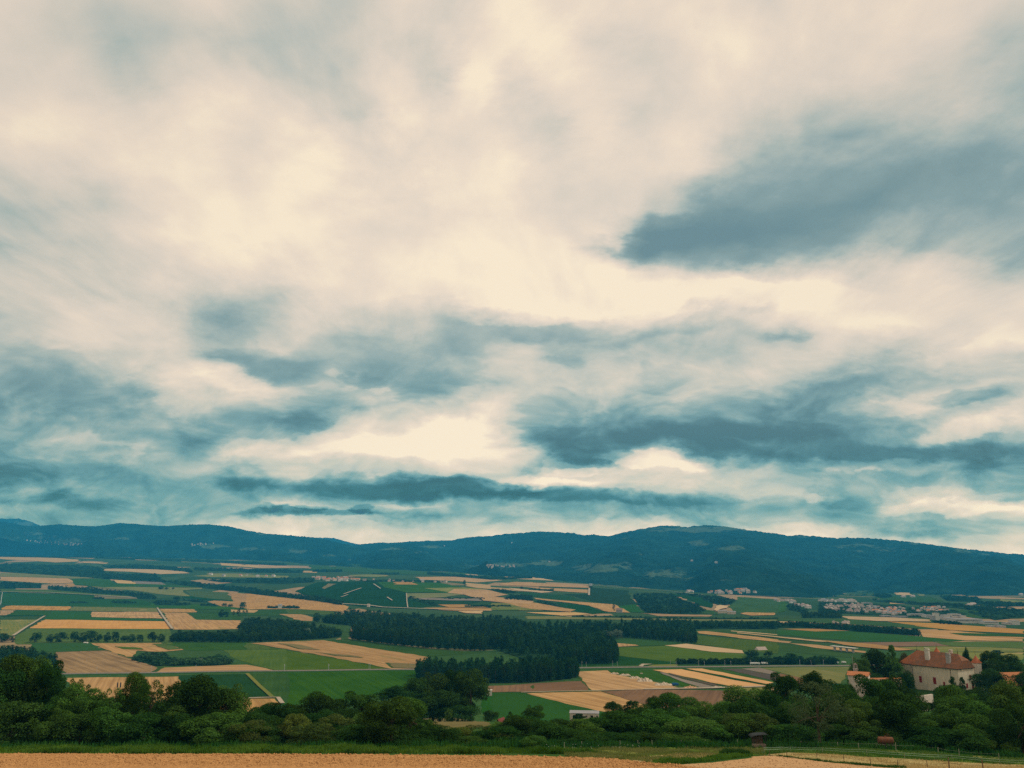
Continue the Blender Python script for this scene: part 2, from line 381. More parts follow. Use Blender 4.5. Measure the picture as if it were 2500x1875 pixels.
RID_R = [(700, 1372), (800, 1345), (880, 1329), (920, 1326), (950, 1327), (1000, 1322), (1060, 1320), (1100, 1319), (1140, 1312), (1200, 1308), (1240, 1303), (1280, 1300), (1325, 1297), (1360, 1299), (1400, 1301), (1425, 1306), (1450, 1305), (1485, 1309),
         (1520, 1301), (1570, 1291), (1620, 1283), (1660, 1284), (1680, 1287), (1725, 1282), (1775, 1285), (1830, 1294), (1880, 1300), (1935, 1308), (1950, 1306), (1995, 1309), (2050, 1314), (2075, 1312), (2110, 1313), (2170, 1317), (2240, 1324), (2300, 1333), (2360, 1340), (2420, 1346), (2460, 1352), (2500, 1353), (2900, 1372)]
RID_L = [(-300, 1270), (0, 1275), (50, 1284), (85, 1284), (130, 1280), (200, 1284), (222, 1285), (280, 1277), (320, 1279), (360, 1283), (400, 1284), (440, 1281), (500, 1280), (550, 1285), (600, 1296), (640, 1302), (700, 1307), (760, 1312), (800, 1319), (850, 1331), (900, 1342), (960, 1350), (1040, 1362), (1120, 1371), (1230, 1390)]
mountain('forested_mountain', 'long dark blue forested mountain rising behind the right half of the plain', FOOT, RID_R, FD, [(700, 13000), (1100, 12500), (1450, 10500), (2000, 9500), (2900, 9000)], 3, 700, 2900,
         patches=[(1560, 1281, 1900, 1302, 1.0), (1670, 1320, 1735, 1336, .8), (1745, 1332, 1830, 1348, .8), (1490, 1310, 1550, 1318, .7), (1600, 1320, 1640, 1328, .7), (2030, 1324, 2200, 1350, .7), (1940, 1307, 1975, 1314, .9), (2220, 1322, 2260, 1331, .9), (2320, 1336, 2390, 1356, .75), (2390, 1348, 2430, 1358, .75),
                  (900, 1334, 1000, 1346, .75), (1010, 1330, 1085, 1340, .75), (985, 1345, 1050, 1352, .6), (1240, 1322, 1262, 1328, .7), (1280, 1366, 1400, 1384, .85), (1380, 1372, 1560, 1400, .95), (1560, 1388, 1700, 1420, .9), (1740, 1410, 1840, 1424, .9), (1130, 1370, 1290, 1392, .8)])
mountain('wooded_hills', 'dark wooded hills behind the left half of the plain', FOOT, RID_L, [(a, b) for a, b in FD if a < 1300], [(-300, 12000), (600, 11500), (900, 10500), (1230, 8000)], 8, -300, 1215,
         patches=[(-10, 1302, 140, 1322, 1.0), (90, 1312, 215, 1330, .95), (455, 1325, 560, 1342, 1.0), (250, 1310, 340, 1320, .6), (560, 1336, 670, 1346, .8), (600, 1335, 640, 1345, .9), (675, 1339, 760, 1351, .85), (765, 1353, 815, 1362, .8), (600, 1300, 680, 1308, .7), (840, 1365, 900, 1375, .85), (690, 1368, 760, 1374, .7)])
mountain('far_mountain', 'faint domed mountain top showing behind the wooded hills at far left', FOOT, [(-300, 1252), (0, 1266), (30, 1266), (60, 1273), (85, 1284), (140, 1310)], [(-300, 13500), (140, 13500)], [(-300, 15500), (140, 15500)], 5, -300, 140, patches=[(15, 1272, 70, 1286, 1)], cols=120)
mountain('far_mountain', 'faint distant ridge showing in the saddle between the two mountain ranges', FOOT, [(600, 1300), (700, 1310), (775, 1312), (810, 1313), (835, 1320), (860, 1326), (890, 1332), (960, 1345)], [(600, 13600), (960, 13600)], [(600, 15500), (960, 15500)], 6, 600, 960, cols=160)
# ------------------------------------------------------------------ fields (photo points mapped to the ground)
for k, t, pts, *lay in [
 ('pale','A',[(0,505),(400,512),(590,525),(640,540),(430,548),(150,530),(0,522)]),
 ('tan','A',[(480,500),(720,512),(715,520),(480,510)]),
 ('pale','A',[(640,545),(830,552),(825,560),(640,552)],1),
 ('tan','A',[(890,508),(1020,516),(1180,525),(1180,531),(1030,527),(900,516)]),
 ('pale','A',[(1040,515),(1240,520),(1260,535),(1040,530)],1),
 ('yg','A',[(1400,520),(1590,538),(1590,552),(1400,545)]),
 ('pale','A',[(1700,548),(1990,576),(1980,588),(1700,570)]),
 ('tan','A',[(2000,565),(2212,578),(2212,590),(2010,577)]),
 ('pale','A',[(780,600),(880,596),(1200,603),(1400,612),(1480,632),(1240,638),(1000,620),(800,612)]),
 ('yg','A',[(1500,652),(1700,632),(1900,640),(2212,652),(2212,668),(2000,664),(1620,660)]),
 ('yg','A',[(0,627),(300,632),(600,655),(740,670),(550,672),(0,656)]),
 ('tan','A',[(0,658),(540,672),(560,704),(400,712),(100,692),(0,686)]),
 ('green','A',[(560,674),(840,678),(870,702),(850,707),(600,722),(560,706)]),
 ('pale','A',[(870,682),(1010,688),(1040,716),(900,710)]),
 ('grey','A',[(1010,689),(1240,700),(1290,720),(1040,716)]),
 ('green','A',[(600,722),(850,707),(1300,722),(1500,735),(1560,742),(1100,735),(800,740)],1),
 ('tan','A',[(480,713),(570,715),(560,738),(520,732)]),
 ('yg','A',[(680,730),(1000,735),(1560,743),(1570,752),(1400,762),(1470,812),(1220,792),(1050,766),(820,747)]),
 ('dull','A',[(1430,765),(1760,778),(1790,840),(1560,822),(1480,808)]),
 ('dark','A',[(1480,808),(1560,822),(1790,840),(1795,848),(1560,838),(1400,815)],1),
 ('tan','A',[(1770,776),(2212,808),(2212,862),(2090,880),(2060,905),(1900,908),(1740,890),(1610,850),(1650,840),(1790,843)]),
 ('tan','B',[(0,787),(200,803),(500,835),(740,872),(790,890),(760,927),(540,918),(410,908),(300,908),(0,912)],1),
 ('bright','A',[(10,780),(200,783),(700,800),(1050,830),(1180,862),(1150,882),(500,887),(60,880),(10,862)]),
 ('dull','A',[(0,755),(360,760),(1000,804),(1050,824),(700,799),(300,781),(0,777)],1),
 ('olive','A',[(740,802),(1040,815),(1050,832),(820,830),(740,817)],2),
 ('green','A',[(500,887),(1150,882),(1180,862),(1500,870),(1740,890),(1990,915),(1780,912),(1500,908),(1200,899),(555,889)],1),
 ('tan','A',[(40,885),(90,880),(555,885),(530,918),(0,912)]),
 ('yg','A',[(555,888),(1200,897),(1250,930),(540,920)],0,[(555,888),(530,920)]),
 ('tan','A',[(0,918),(110,918),(60,955),(0,955)]),
 ('green','A',[(115,920),(410,920),(370,957),(50,953)]),
 ('green','A',[(0,965),(345,963),(320,987),(0,987)]),
 ('dark','A',[(50,953),(370,957),(345,963),(0,965)],1),
 ('bright','A',[(410,922),(700,930),(695,970),(1270,985),(1280,998),(340,987)]),
 ('tan','A',[(710,930),(1215,933),(1262,983),(695,970)],1,[(960,932),(950,975)]),
 ('tan','A',[(1230,905),(1500,909),(1530,932),(1270,936)]),
 ('orange','A',[(340,988),(1290,1003),(1330,1062),(230,1056)]),
 ('yg','A',[(0,990),(310,990),(240,1015),(100,1117),(0,1095)]),
 ('tan','A',[(1262,938),(1440,938),(1520,990),(1850,995),(1850,1060),(1600,1067),(1335,1065)],0,[(1400,940),(1560,1060)]),
 ('green','A',[(1450,940),(1700,936),(1860,960),(1850,992),(1520,989)]),
 ('pale','A',[(1780,914),(1990,917),(1960,937),(1800,932)],1),
 ('green','A',[(1500,909),(1780,914),(1800,932),(1960,937),(1990,917),(2212,910),(2212,960),(1860,960),(1700,936),(1530,934)]),
 ('dull','A',[(230,1057),(1310,1063),(1340,1180),(120,1180),(100,1119)]),
 ('green','B',[(490,572),(900,590),(1400,620),(1700,632),(1700,648),(1200,640),(800,622),(500,602)]),
 ('pale','B',[(0,563),(300,578),(380,590),(100,592),(0,582)]),
 ('pale','B',[(440,612),(560,615),(550,630),(440,625)]),
 ('yg','B',[(800,645),(1000,640),(1130,655),(1000,662),(830,655)]),
 ('tan','B',[(1300,660),(1600,658),(2000,685),(1800,702),(1350,680)]),
 ('pale','B',[(1700,638),(1790,643),(1795,655),(1720,655)],1),
 ('vine','B',[(380,772),(560,700),(1000,695),(1240,780),(1240,822),(1490,882),(1200,905),(900,890),(740,862),(560,830)],0,[(560,830),(690,700)]),
 ('olive','B',[(590,745),(640,712),(690,715),(612,755)],1),
 ('green','B',[(1000,697),(1400,690),(1640,740),(1560,785),(1240,780),(1060,742)],1),
 ('tan','B',[(1130,697),(1250,698),(1330,721),(1150,719)],2),
 ('yg','B',[(1240,790),(1600,785),(1690,800),(1520,817),(1320,827),(1250,822)],2),
 ('yg','B',[(1380,748),(1700,743),(1860,760),(1700,790),(1600,790)],2),
 ('tan','B',[(1600,755),(1860,760),(2030,800),(1920,815),(2212,850),(2212,872),(1850,847),(1690,800),(1560,785)],3),
 ('pale','B',[(1700,705),(1860,720),(1900,740),(2212,760),(2212,777),(2000,762),(1800,747),(1700,730)]),
 ('tan','B',[(1960,705),(2212,700),(2212,722),(2000,716)]),
 ('grey','B',[(1340,825),(1800,830),(1815,847),(1350,837)],3),
 ('dark','B',[(1400,840),(1820,850),(1700,872),(1480,872)],2),
 ('tan','B',[(1490,873),(1680,873),(1880,897),(1560,897)],2),
 ('dull','B',[(1890,897),(1980,870),(2212,872),(2212,920),(1950,920)],2),
 ('tan','B',[(1380,902),(1560,898),(1890,905),(1900,920),(1700,927),(1500,917)],3),
 ('pale','B',[(1640,927),(1830,925),(1820,947),(1700,942)],4),
 ('dull','B',[(150,915),(420,905),(760,930),(600,952),(200,942)]),
 ('tan','B',[(265,948),(440,950),(520,975),(515,1003),(420,1000)],2),
 ('green','B',[(270,960),(420,1000),(515,1003),(600,1015),(800,1035),(800,1160),(740,1160),(740,1080),(600,1025),(460,1010),(280,985)],1),
 ('pale','C',[(100,655),(350,663),(500,690),(130,672)]),
 ('tan','C',[(60,712),(200,699),(500,714),(750,729),(750,746),(300,732),(60,722)],1),
 ('tan','C',[(250,738),(750,760),(750,786),(490,768)],1),
 ('pale','C',[(130,747),(480,777),(400,784),(200,767)],2),
 ('dark','C',[(130,762),(400,790),(600,800),(680,850),(480,830),(320,812)]),
 ('tan','C',[(0,765),(130,800),(0,792)],1),
 ('tan','C',[(0,812),(250,845),(650,915),(620,932),(300,907),(100,862),(0,852)],3),
 ('tan','C',[(320,822),(500,840),(960,875),(1080,937),(900,932),(750,882),(520,852),(350,834)],2),
 ('yg','C',[(0,862),(250,865),(400,922),(0,917)],2),
 ('dark','C',[(510,854),(750,884),(900,935),(780,947),(540,892)],1),
 ('pale','C',[(260,935),(640,935),(780,952),(560,962)],3),
 ('vine','C',[(765,740),(1060,765),(1060,800),(1130,880),(960,880),(780,847),(560,792),(760,792)],0,[(800,750),(850,850)]),
 ('bright','C',[(970,885),(1110,872),(1180,937),(1060,932)],1),
 ('tan','C',[(1160,940),(1400,949),(1700,955),(1680,967),(1300,964)],1),
 ('green','C',[(1560,905),(1720,920),(1740,952),(1560,938)],1),
 ('green','C',[(1850,852),(1950,815),(2212,833),(2212,942),(1900,937),(1840,892)]),
 ('tan','C',[(1920,945),(1960,936),(2190,940),(2180,956),(2000,959)],2),
 ('yg','C',[(270,962),(600,966),(1300,974),(1500,985),(2212,990),(2212,1000),(1400,1000),(600,985),(270,985)]),
 ('dark','C',[(1380,790),(1500,800),(1700,830),(1700,900),(1600,880),(1500,830)],1),
 ('green','D',[(0,812),(380,850),(380,922),(300,937),(0,932)]),
 ('tan','D',[(30,938),(280,938),(280,952),(100,957)],2),
 ('pale','D',[(820,965),(1200,975),(1500,990),(1500,1006),(1100,1002),(850,987)],2),
 ('green','D',[(200,985),(820,985),(1100,1004),(1600,1060),(1400,1062),(1000,1032),(600,1012)],1),
 ('tan','D',[(1150,1004),(1560,1020),(2212,1068),(2212,1100),(1640,1072),(1400,1042)],2),
 ('tan','D',[(1340,1068),(1650,1075),(2212,1122),(2212,1138),(1420,1098)],1),
 ('green','D',[(1640,1095),(1900,1098),(2212,1110),(2212,1125),(1760,1115)],3),
 ('pale','D',[(1160,855),(1400,859),(1400,871),(1180,866)]),
 ('pale','D',[(1840,900),(2200,903),(2190,922),(1850,916)]),
 ('pale','D',[(1215,778),(1340,783),(1340,801),(1225,798)]),
 ('yg','D',[(1380,793),(1450,795),(1450,808),(1400,806)]),
 ('yg','D',[(2030,830),(2212,845),(2212,862),(2040,850)]),
 ('green','D',[(1640,920),(1850,918),(2212,930),(2212,980),(1900,985),(1700,960)]),
 ('green','D',[(1050,815),(1215,800),(1500,815),(1600,850),(1400,856),(1150,850)]),
 ('dull','D',[(100,745),(380,775),(360,800),(200,800),(80,775)]),
 ('tan','D',[(350,1060),(700,1062),(900,1076),(600,1080)],1),
 ('pale','D',[(300,1003),(450,1005),(440,1020),(300,1018)],1),
 # lower left
 ('bright','E',[(225,158),(690,158),(812,215),(430,228),(300,228)]),
 ('tan','E',[(700,160),(1250,158),(1420,210),(1250,227),(1050,217),(1030,267),(980,264),(830,210)],1),
 ('dull','E',[(880,188),(1050,193),(1110,210),(950,207)],3),
 ('dull','E',[(1170,168),(1240,165),(1400,205),(1300,212)],3),
 ('pink','E',[(425,230),(820,217),(1215,350),(1150,387),(510,397),(425,320)],1,[(560,232),(1000,380)]),
 ('green','E',[(830,212),(980,264),(1040,285),(1320,340),(1230,380),(1160,384),(1215,350),(1000,275)]),
 ('green','E',[(1255,152),(1900,148),(2160,208),(1730,212),(1500,220),(1430,210)]),
 ('dull','E',[(1730,212),(2212,205),(2212,375),(2160,375),(1960,325),(1790,270)]),
 ('tan','E',[(1220,378),(1260,350),(1900,325),(2150,375),(1200,387)],1),
 ('tan','E',[(510,427),(1370,417),(1400,480),(1290,620),(900,640),(600,560)],0,[(830,430),(760,560)]),
 ('dark','E',[(1375,407),(1900,397),(2100,580),(1880,587),(1700,640),(1350,640),(1400,480)]),
 ('green','E',[(1905,397),(2230,392),(2230,640),(2170,600),(2100,580)]),
 ('tan','E',[(1660,600),(1900,588),(2120,588),(2170,627),(1980,697),(1700,690)],1),
 ('tan','F',[(40,160),(590,138),(1412,265),(1395,366),(1140,364),(960,325),(560,250)],1,[(300,150),(1300,350)]),
 ('olive','F',[(250,160),(420,175),(560,212),(420,205)],3),
 ('olive','F',[(540,232),(860,262),(900,275),(700,258)],3),
 ('olive','F',[(1080,312),(1390,325),(1385,360),(1140,350)],3),
 ('dull','F',[(0,160),(60,160),(240,205),(0,212)]),
 ('dull','F',[(0,214),(240,207),(560,252),(960,327),(1130,364),(290,368),(100,330),(0,290)]),
 ('green','F',[(590,137),(800,128),(1150,170),(1400,202),(1850,232),(1500,260),(1412,268)]),
 ('green','F',[(0,400),(300,384),(1400,372),(1290,480),(1040,550),(900,600),(300,640),(210,577)],0,[(40,400),(230,575)]),
 ('brown','F',[(1870,490),(2212,480),(2212,537),(1880,537)],1),
 ('bright','F',[(1820,545),(2120,541),(2212,560),(2212,760),(1960,760),(1820,700)]),
 # lower middle and right
 ('tan','G',[(640,380),(890,370),(930,397),(1260,460),(1450,502),(1180,522),(770,524),(690,430)],1,[(700,390),(1300,510)]),
 ('brown','G',[(0,490),(690,450),(765,522),(0,540)],0),
 ('tan','G',[(255,547),(850,532),(1180,524),(1300,560),(1250,620),(1180,680),(1000,712),(880,692)],1,[(300,560),(880,690)]),
 ('brown','G',[(850,534),(1300,517),(1800,527),(1830,580),(1780,690),(1400,690),(1200,640),(950,560)],2),
 ('bright','G',[(0,547),(250,547),(880,692),(870,740),(500,760),(0,740)]),
 ('green','G',[(880,375),(1250,368),(1300,390),(1600,505),(1480,492),(1230,440),(930,395)]),
 ('grey','G',[(1290,387),(1345,385),(1760,490),(1700,503),(1600,503)],2),
 ('dkbrown','G',[(1345,392),(1560,440),(1760,490),(1740,498),(1500,440)],4),
 ('orange','G',[(1250,368),(1460,362),(2150,495),(1860,497),(1700,465)],3),
 ('dark','G',[(1455,360),(1500,360),(2140,482),(2160,495),(1900,450)],4),
 ('orange','G',[(1500,360),(1615,359),(2175,468),(2130,481)],5),
 ('green','G',[(1620,355),(1800,358),(2212,455),(2212,480),(2170,468)],1),
 ('dkbrown','G',[(1770,358),(1930,358),(2212,410),(2212,455)],2),
 ('grey','G',[(1925,360),(2060,352),(2212,385),(2212,413)],3),
 ('pale','G',[(1800,525),(2150,498),(2212,500),(2212,560),(1830,640)],0),
 ('dull','G',[(955,195),(1340,180),(1960,240),(1960,277),(1700,292),(1380,302),(960,254)]),
 ('pale','G',[(1340,177),(1500,165),(1940,215),(1940,240),(1700,227)],1),
 ('tan','G',[(945,157),(1110,172),(1140,180),(950,190)],1),
 ('bright','G',[(900,140),(1100,113),(1490,157),(1330,177),(1130,180)]),
 ('dark','G',[(640,318),(960,256),(1390,304),(1420,322),(900,330),(640,340)]),
 ('yg','G',[(1240,326),(1420,322),(1430,338),(1190,341)],1),
 ('path','G',[(1130,338),(1160,320),(1245,322),(1180,330),(1165,340)],3),
 ('dull','G',[(1580,100),(2212,150),(2212,240),(1960,225),(1560,160)]),
 ('green','G',[(1640,62),(2212,58),(2212,112),(1900,92),(1700,72)],1),
 ('tan','G',[(1580,70),(1650,67),(2212,133),(2212,152),(1600,86)],2),
 ('pale','G',[(1850,66),(2212,95),(2212,100),(1850,70)],3),
 ('bright','H',[(0,72),(200,60),(900,65),(1790,140),(1640,147),(1000,148),(500,110)]),
 ('pale','H',[(0,78),(640,140),(1000,165),(990,172),(600,148),(0,84)],3),
 ('tan','H',[(0,97),(410,150),(400,162),(0,122)],2),
 ('tan','H',[(400,160),(600,172),(1000,225),(990,237),(600,197)],2),
 ('tan','H',[(640,143),(1000,165),(1390,215),(1240,220),(900,185)],4),
 ('green','H',[(0,125),(400,162),(600,197),(990,237),(960,275),(700,260),(200,200),(0,155)],0),
 ('brown','H',[(900,157),(1500,150),(1640,182),(1200,187),(1050,170)],2),
 ('dull','H',[(1500,150),(2212,150),(2212,200),(1640,182)],1),
 ('yg','H',[(1240,190),(1600,185),(2212,202),(2212,228),(1600,228),(1300,218)],1),
 ('yg','H',[(1500,228),(2212,232),(2212,290),(1900,290),(1500,250)],0),
 ('tan','H',[(1420,78),(1650,88),(2212,128),(2212,145),(1790,140),(1430,112)],1),
 ('yg','H',[(150,353),(880,343),(850,400),(800,472),(690,472),(330,392)],2,[(160,352),(800,460)]),
 ('brown','H',[(40,360),(155,356),(690,472),(600,490),(470,472)],2),
 ('orange','H',[(0,413),(275,470),(250,482),(0,432)],2),
 ('orange','H',[(0,440),(240,490),(0,506)],2),
 ('yg','H',[(0,507),(245,495),(260,560),(0,560)],1),
 ('dark','H',[(690,480),(850,474),(860,500),(700,505)],2),
]:
    ang = lay[1] if len(lay) > 1 else None
    field(k, t, pts, lay[0] if lay else 0, ang, ymin=(560 if t in 'EFGH' else 900))
# tracks and field roads
for t, pts, w in [('A',[(345,964),(215,1042),(100,1118)],6),('A',[(1213,900),(1235,935),(1272,990),(1330,1066)],6),('B',[(755,797),(890,750)],8),('B',[(735,820),(790,800)],7),
    ('B',[(985,718),(1040,755)],6),('B',[(1090,820),(1130,846)],6),('B',[(1240,790),(1243,850),(1250,900)],4),('B',[(740,870),(950,882),(1060,897),(1500,913),(1900,926)],12),('A',[(0,778),(360,783),(700,801),(1050,826)],9),
    ('C',[(765,726),(1000,748),(1400,777)],14),('C',[(1400,780),(1520,790),(1630,803)],14),('C',[(755,745),(752,806)],9),
    ('E',[(1865,588),(2000,583),(2145,580),(2178,627)],5),('G',[(228,543),(500,535),(850,529),(1180,519)],3),('G',[(1180,519),(1450,513),(1700,509),(2160,495)],7),
    ('E',[(1905,397),(2000,490),(2100,578)],5),('D',[(0,807),(300,815),(640,835)],14)]:
    strip('path' if t + str(pts[0][0]) != 'E1905' else 'yg', t, pts, w, 6, ymin=560)
# railway: ballast strip with verge, and two pairs of rails
RAIL = [(100, 404), (510, 401), (1160, 388), (1500, 383), (2212, 377)]
RW = [px('E', *p) for p in RAIL] + [px('F', 940, 366), px('F', 1380, 364), px('G', 0, 356), px('G', 640, 352), px('G', 1180, 347), px('G', 1800, 343), px('G', 2212, 341), px('H', 780, 335), px('H', 1200, 332), px('H', 2300, 322)]
def railway():
    W = hit([p[0] for p in RW], [p[1] for p in RW], 700); W = np.vstack([W[:1] - (W[1:2] - W[:1]) * 6, W])
    y = _sm(W[:, 1], 3, 0); W[:, 1] = y
    xs = np.linspace(W[0, 0], W[-1, 0], 160); yy = _sm(np.interp(xs, W[:, 0], W[:, 1]), 21, 0)
    return np.stack([xs, yy], 1)
RL = railway()
def ribbon(C, o0, o1, up, name, mat, label):
    d = np.gradient(C, axis=0); d /= np.hypot(d[:, 0], d[:, 1])[:, None]; n = np.stack([-d[:, 1], d[:, 0]], 1)
    A, B = C + n * o0, C + n * o1; k = len(C); zc = H(C[:, 0], C[:, 1])
    V = np.vstack([np.column_stack([A, zc + up]), np.column_stack([B, zc + up]), np.column_stack([C + n * (o0 - .8), zc - .6]), np.column_stack([C + n * (o1 + .8), zc - .6])])
    i = np.arange(k - 1); Fq = np.vstack([np.stack([i + k, i + k + 1, i + 1, i], 1)[:, ::-1], np.stack([i, i + 1, i + 2 * k + 1, i + 2 * k], 1)[:, ::-1], np.stack([i + k, i + k + 1, i + 3 * k + 1, i + 3 * k], 1)])
    o = link(name, mesh_np(name, V, Fq, mat)); return tag(o, label, name.replace('_', ' '), kind='structure')
ribbon(RL, -12, 9, .5, 'railway_verge', FM['verge'][1], 'dark green grass verge along the railway')
ribbon(RL, -3.6, 3.6, 1.1, 'railway_ballast', simple('ballast', (.24, .20, .16), (.15, .13, .11), .3), 'grey gravel bed of the railway crossing the plain')
mrail = simple('rail_steel', (.25, .2, .17), (.15, .12, .1), 2, .5)
for oo in (-2.7, -1.25, 1.25, 2.7): ribbon(RL, oo - .06, oo + .06, 1.28, 'railway_rail', mrail, 'steel rail of the double railway track')
# ------------------------------------------------------------------ foliage
def leafmat(name, c1, c2, trans=.25, var=.3):
    m = bpy.data.materials.new(name); m.use_nodes = True; nt = m.node_tree; nt.nodes.remove(nt.nodes['Principled BSDF'])
    v = tc(nt, 'Object'); r = objrand(nt)
    n = noise(nt, mapping(nt, v, (5, 5, 5)), 1, 4, .7)
    col = mix(nt, mr(nt, n, .35, .65), c1, c2)
    hv = nt.nodes.new('ShaderNodeHueSaturation'); nt.links.new(col, hv.inputs['Color']); nt.links.new(mr(nt, r, 0, 1, 1 - var, 1 + var), hv.inputs['Value'])
    nt.links.new(mr(nt, mth(nt, 'FRACT', mth(nt, 'MULTIPLY', r, 9.1)), 0, 1, .485, .515), hv.inputs['Hue'])
    d = nt.nodes.new('ShaderNodeBsdfDiffuse'); t = nt.nodes.new('ShaderNodeBsdfTranslucent'); ms = nt.nodes.new('ShaderNodeMixShader'); ms.inputs[0].default_value = trans
    nt.links.new(hv.outputs[0], d.inputs[0]); nt.links.new(hv.outputs[0], t.inputs[0]); nt.links.new(d.outputs[0], ms.inputs[1]); nt.links.new(t.outputs[0], ms.inputs[2])
    nt.links.new(ms.outputs[0], nt.nodes['Material Output'].inputs['Surface']); return m
LM = {'mid': leafmat('broad_leaves', (.028, .072, .011), (.066, .145, .024)), 'dark': leafmat('dark_leaves', (.014, .040, .008), (.036, .086, .015)),
      'light': leafmat('light_leaves', (.05, .12, .022), (.085, .17, .03)), 'olive': leafmat('olive_leaves', (.042, .072, .016), (.075, .11, .024)),
      'grey': leafmat('greyish_leaves', (.045, .078, .03), (.07, .11, .045)), 'brown': leafmat('dry_leaves', (.05, .046, .016), (.085, .072, .026)),
      'poplar': leafmat('poplar_leaves', (.012, .036, .006), (.027, .066, .011)), 'silver': leafmat('willow_leaves', (.10, .15, .09), (.15, .20, .12)),
      'wood': leafmat('woodland_leaves', (.012, .035, .006), (.029, .068, .012)), 'yg': leafmat('yellowish_leaves', (.08, .12, .02), (.12, .16, .03))}
BARK = simple('bark', (.10, .075, .05), (.06, .045, .03), 3)
def leaves(clumps, n, size, r, flat=.5):
    """leaf sprays on the shells of small clumps: returns verts and quads"""
    c = np.array([k[0] for k in clumps]); rad = np.array([k[1] for k in clumps]); wgt = rad ** 2; wgt /= wgt.sum()
    i = r.choice(len(c), n, p=wgt); d = r.normal(size=(n, 3)); d[:, 2] += .42; d /= np.linalg.norm(d, axis=1)[:, None]
    P = c[i] + d * (rad[i] * (r.uniform(.55, 1.1, n) ** .6))[:, None] * np.array([1, 1, .85])
    nn = d * .85 + r.normal(size=(n, 3)) * .5; nn[:, 2] += flat * .3; nn /= np.linalg.norm(nn, axis=1)[:, None]
    t = np.cross(nn, r.normal(size=(n, 3))); t /= np.linalg.norm(t, axis=1)[:, None] + 1e-9; b = np.cross(nn, t)
    s = (size * r.uniform(.6, 1.35, n))[:, None]
    V = np.stack([P - t * s, P - b * s * .55, P + t * s, P + b * s * .55], 1).reshape(-1, 3)
    return V, np.arange(n * 4).reshape(n, 4)
def clumpset(style, r, k):
    out = []
    for q in range(k):
        if style in ('round', 'bush', 'sparse', 'full', 'tall'):
            d = r.normal(size=3); d /= np.linalg.norm(d); f = r.uniform(.3, 1) ** .6
            if style in ('bush', 'full', 'tall'): zc, sz = .42, .52
            else: zc, sz = .53, .46
            rr = r.uniform(.08, .22) if style != 'sparse' else r.uniform(.05, .11)
            p = np.array([d[0] * (.5 - rr * .8) * f, d[1] * (.5 - rr * .8) * f, zc + d[2] * (sz - rr * .4) * f])
            p[:2] *= 1.12 - .3 * max(0, (p[2] - .6) / .4); p[2] = min(max(p[2], .05), .93)
        elif style == 'poplar':
            z = r.uniform(.10, .90); w = .5 * min(1, (z + .25) * 2) * (1 - max(0, z - .68) / .36) ** .55
            a = r.uniform(0, 6.28); rr = .19; p = np.array([math.cos(a) * w * .7, math.sin(a) * w * .7, z])
        elif style == 'conifer':
            z = r.uniform(.06, .97); w = .5 * (1 - z) ** .9 + .02; a = r.uniform(0, 6.28); rr = .05 + .05 * (1 - z); q2 = r.uniform(.4, 1); p = np.array([math.cos(a) * w * q2, math.sin(a) * w * q2, z])
        out.append((p, rr))
    return out
def trunkmesh(name, style, cl, r, n=7):
    b = MB(); top = {'tall': .7, 'full': .6, 'round': .6, 'bush': .35, 'sparse': .75, 'poplar': .9, 'conifer': .93}[style]; w = {'tall': .04, 'full': .03, 'round': .028, 'bush': .015, 'sparse': .022, 'poplar': .05, 'conifer': .028}[style]
    b.tube([(0, 0, -.06), (r.uniform(-.01, .01), 0, top * .4), (r.uniform(-.03, .03), r.uniform(-.03, .03), top)], [w * 1.15, w * .8, w * .25], n)
    if style != 'conifer':
        for k in range(9 if style in ('round', 'sparse') else 5):
            c = cl[k % len(cl)][0]; z0 = r.uniform(.22, .5) * (1 if style != 'bush' else .3)
            b.tube([(0, 0, z0), tuple(c * .5 + np.array([0, 0, z0]) * .5 + np.array([0, 0, .02])), tuple(c)], [w * .45, w * .3, w * .1], 5)
    me = bpy.data.meshes.new(name); me.from_pydata(b.v, [], b.f); me.update(); me.materials.append(BARK); return me
PROTO = {}
def proto(key, style, lm, nleaf, size, k, seed, trunk=True):
    r = np.random.default_rng(seed); cl = clumpset(style, r, k); V, Q = leaves(cl, nleaf, size, r)
    V[:, 2] = np.maximum(V[:, 2], .02)
    PROTO[key] = (mesh_np('crown', V, Q, LM[lm]), trunkmesh('trunk', style, cl, r) if trunk else None, style)
sd_ = 11
for lm in ('mid', 'dark', 'light', 'olive', 'grey', 'brown', 'yg'):
    nv = {'mid': 3, 'dark': 3, 'light': 2}.get(lm, 1)
    for q in range(nv):
        sd_ += 1; proto(f'{lm}_round{q}', 'round', lm, 18000, .0145, 26, sd_)
    sd_ += 1; proto(f'{lm}_bush0', 'bush', lm, 11000, .0165, 22, sd_)
proto('grey_sparse0', 'sparse', 'grey', 8000, .010, 60, 77); proto('mid_sparse0', 'sparse', 'mid', 11000, .013, 46, 78); proto('mid_conifer0', 'conifer', 'dark', 9000, .016, 70, 79); proto('light_conifer0', 'conifer', 'light', 10000, .018, 80, 80)
for q in range(3): proto(f'm_poplar{q}', 'tall', 'poplar', 1500, .042, 26, 90 + q)
for q in range(3): proto(f'm_round{q}', 'full', 'wood', 1300, .042, 22, 94 + q)
proto('m_willow0', 'round', 'silver', 1200, .04, 18, 99); proto('m_column0', 'poplar', 'dark', 700, .05, 20, 100)
NAMES = {'tall': 'poplar_tree', 'full': 'broadleaf_tree', 'round': 'broadleaf_tree', 'bush': 'shrub', 'sparse': 'broadleaf_tree', 'poplar': 'poplar_tree', 'conifer': 'fir_tree'}
CATS = {'broadleaf_tree': 'tree', 'shrub': 'shrub', 'poplar_tree': 'tree', 'fir_tree': 'tree', 'willow_tree': 'tree'}
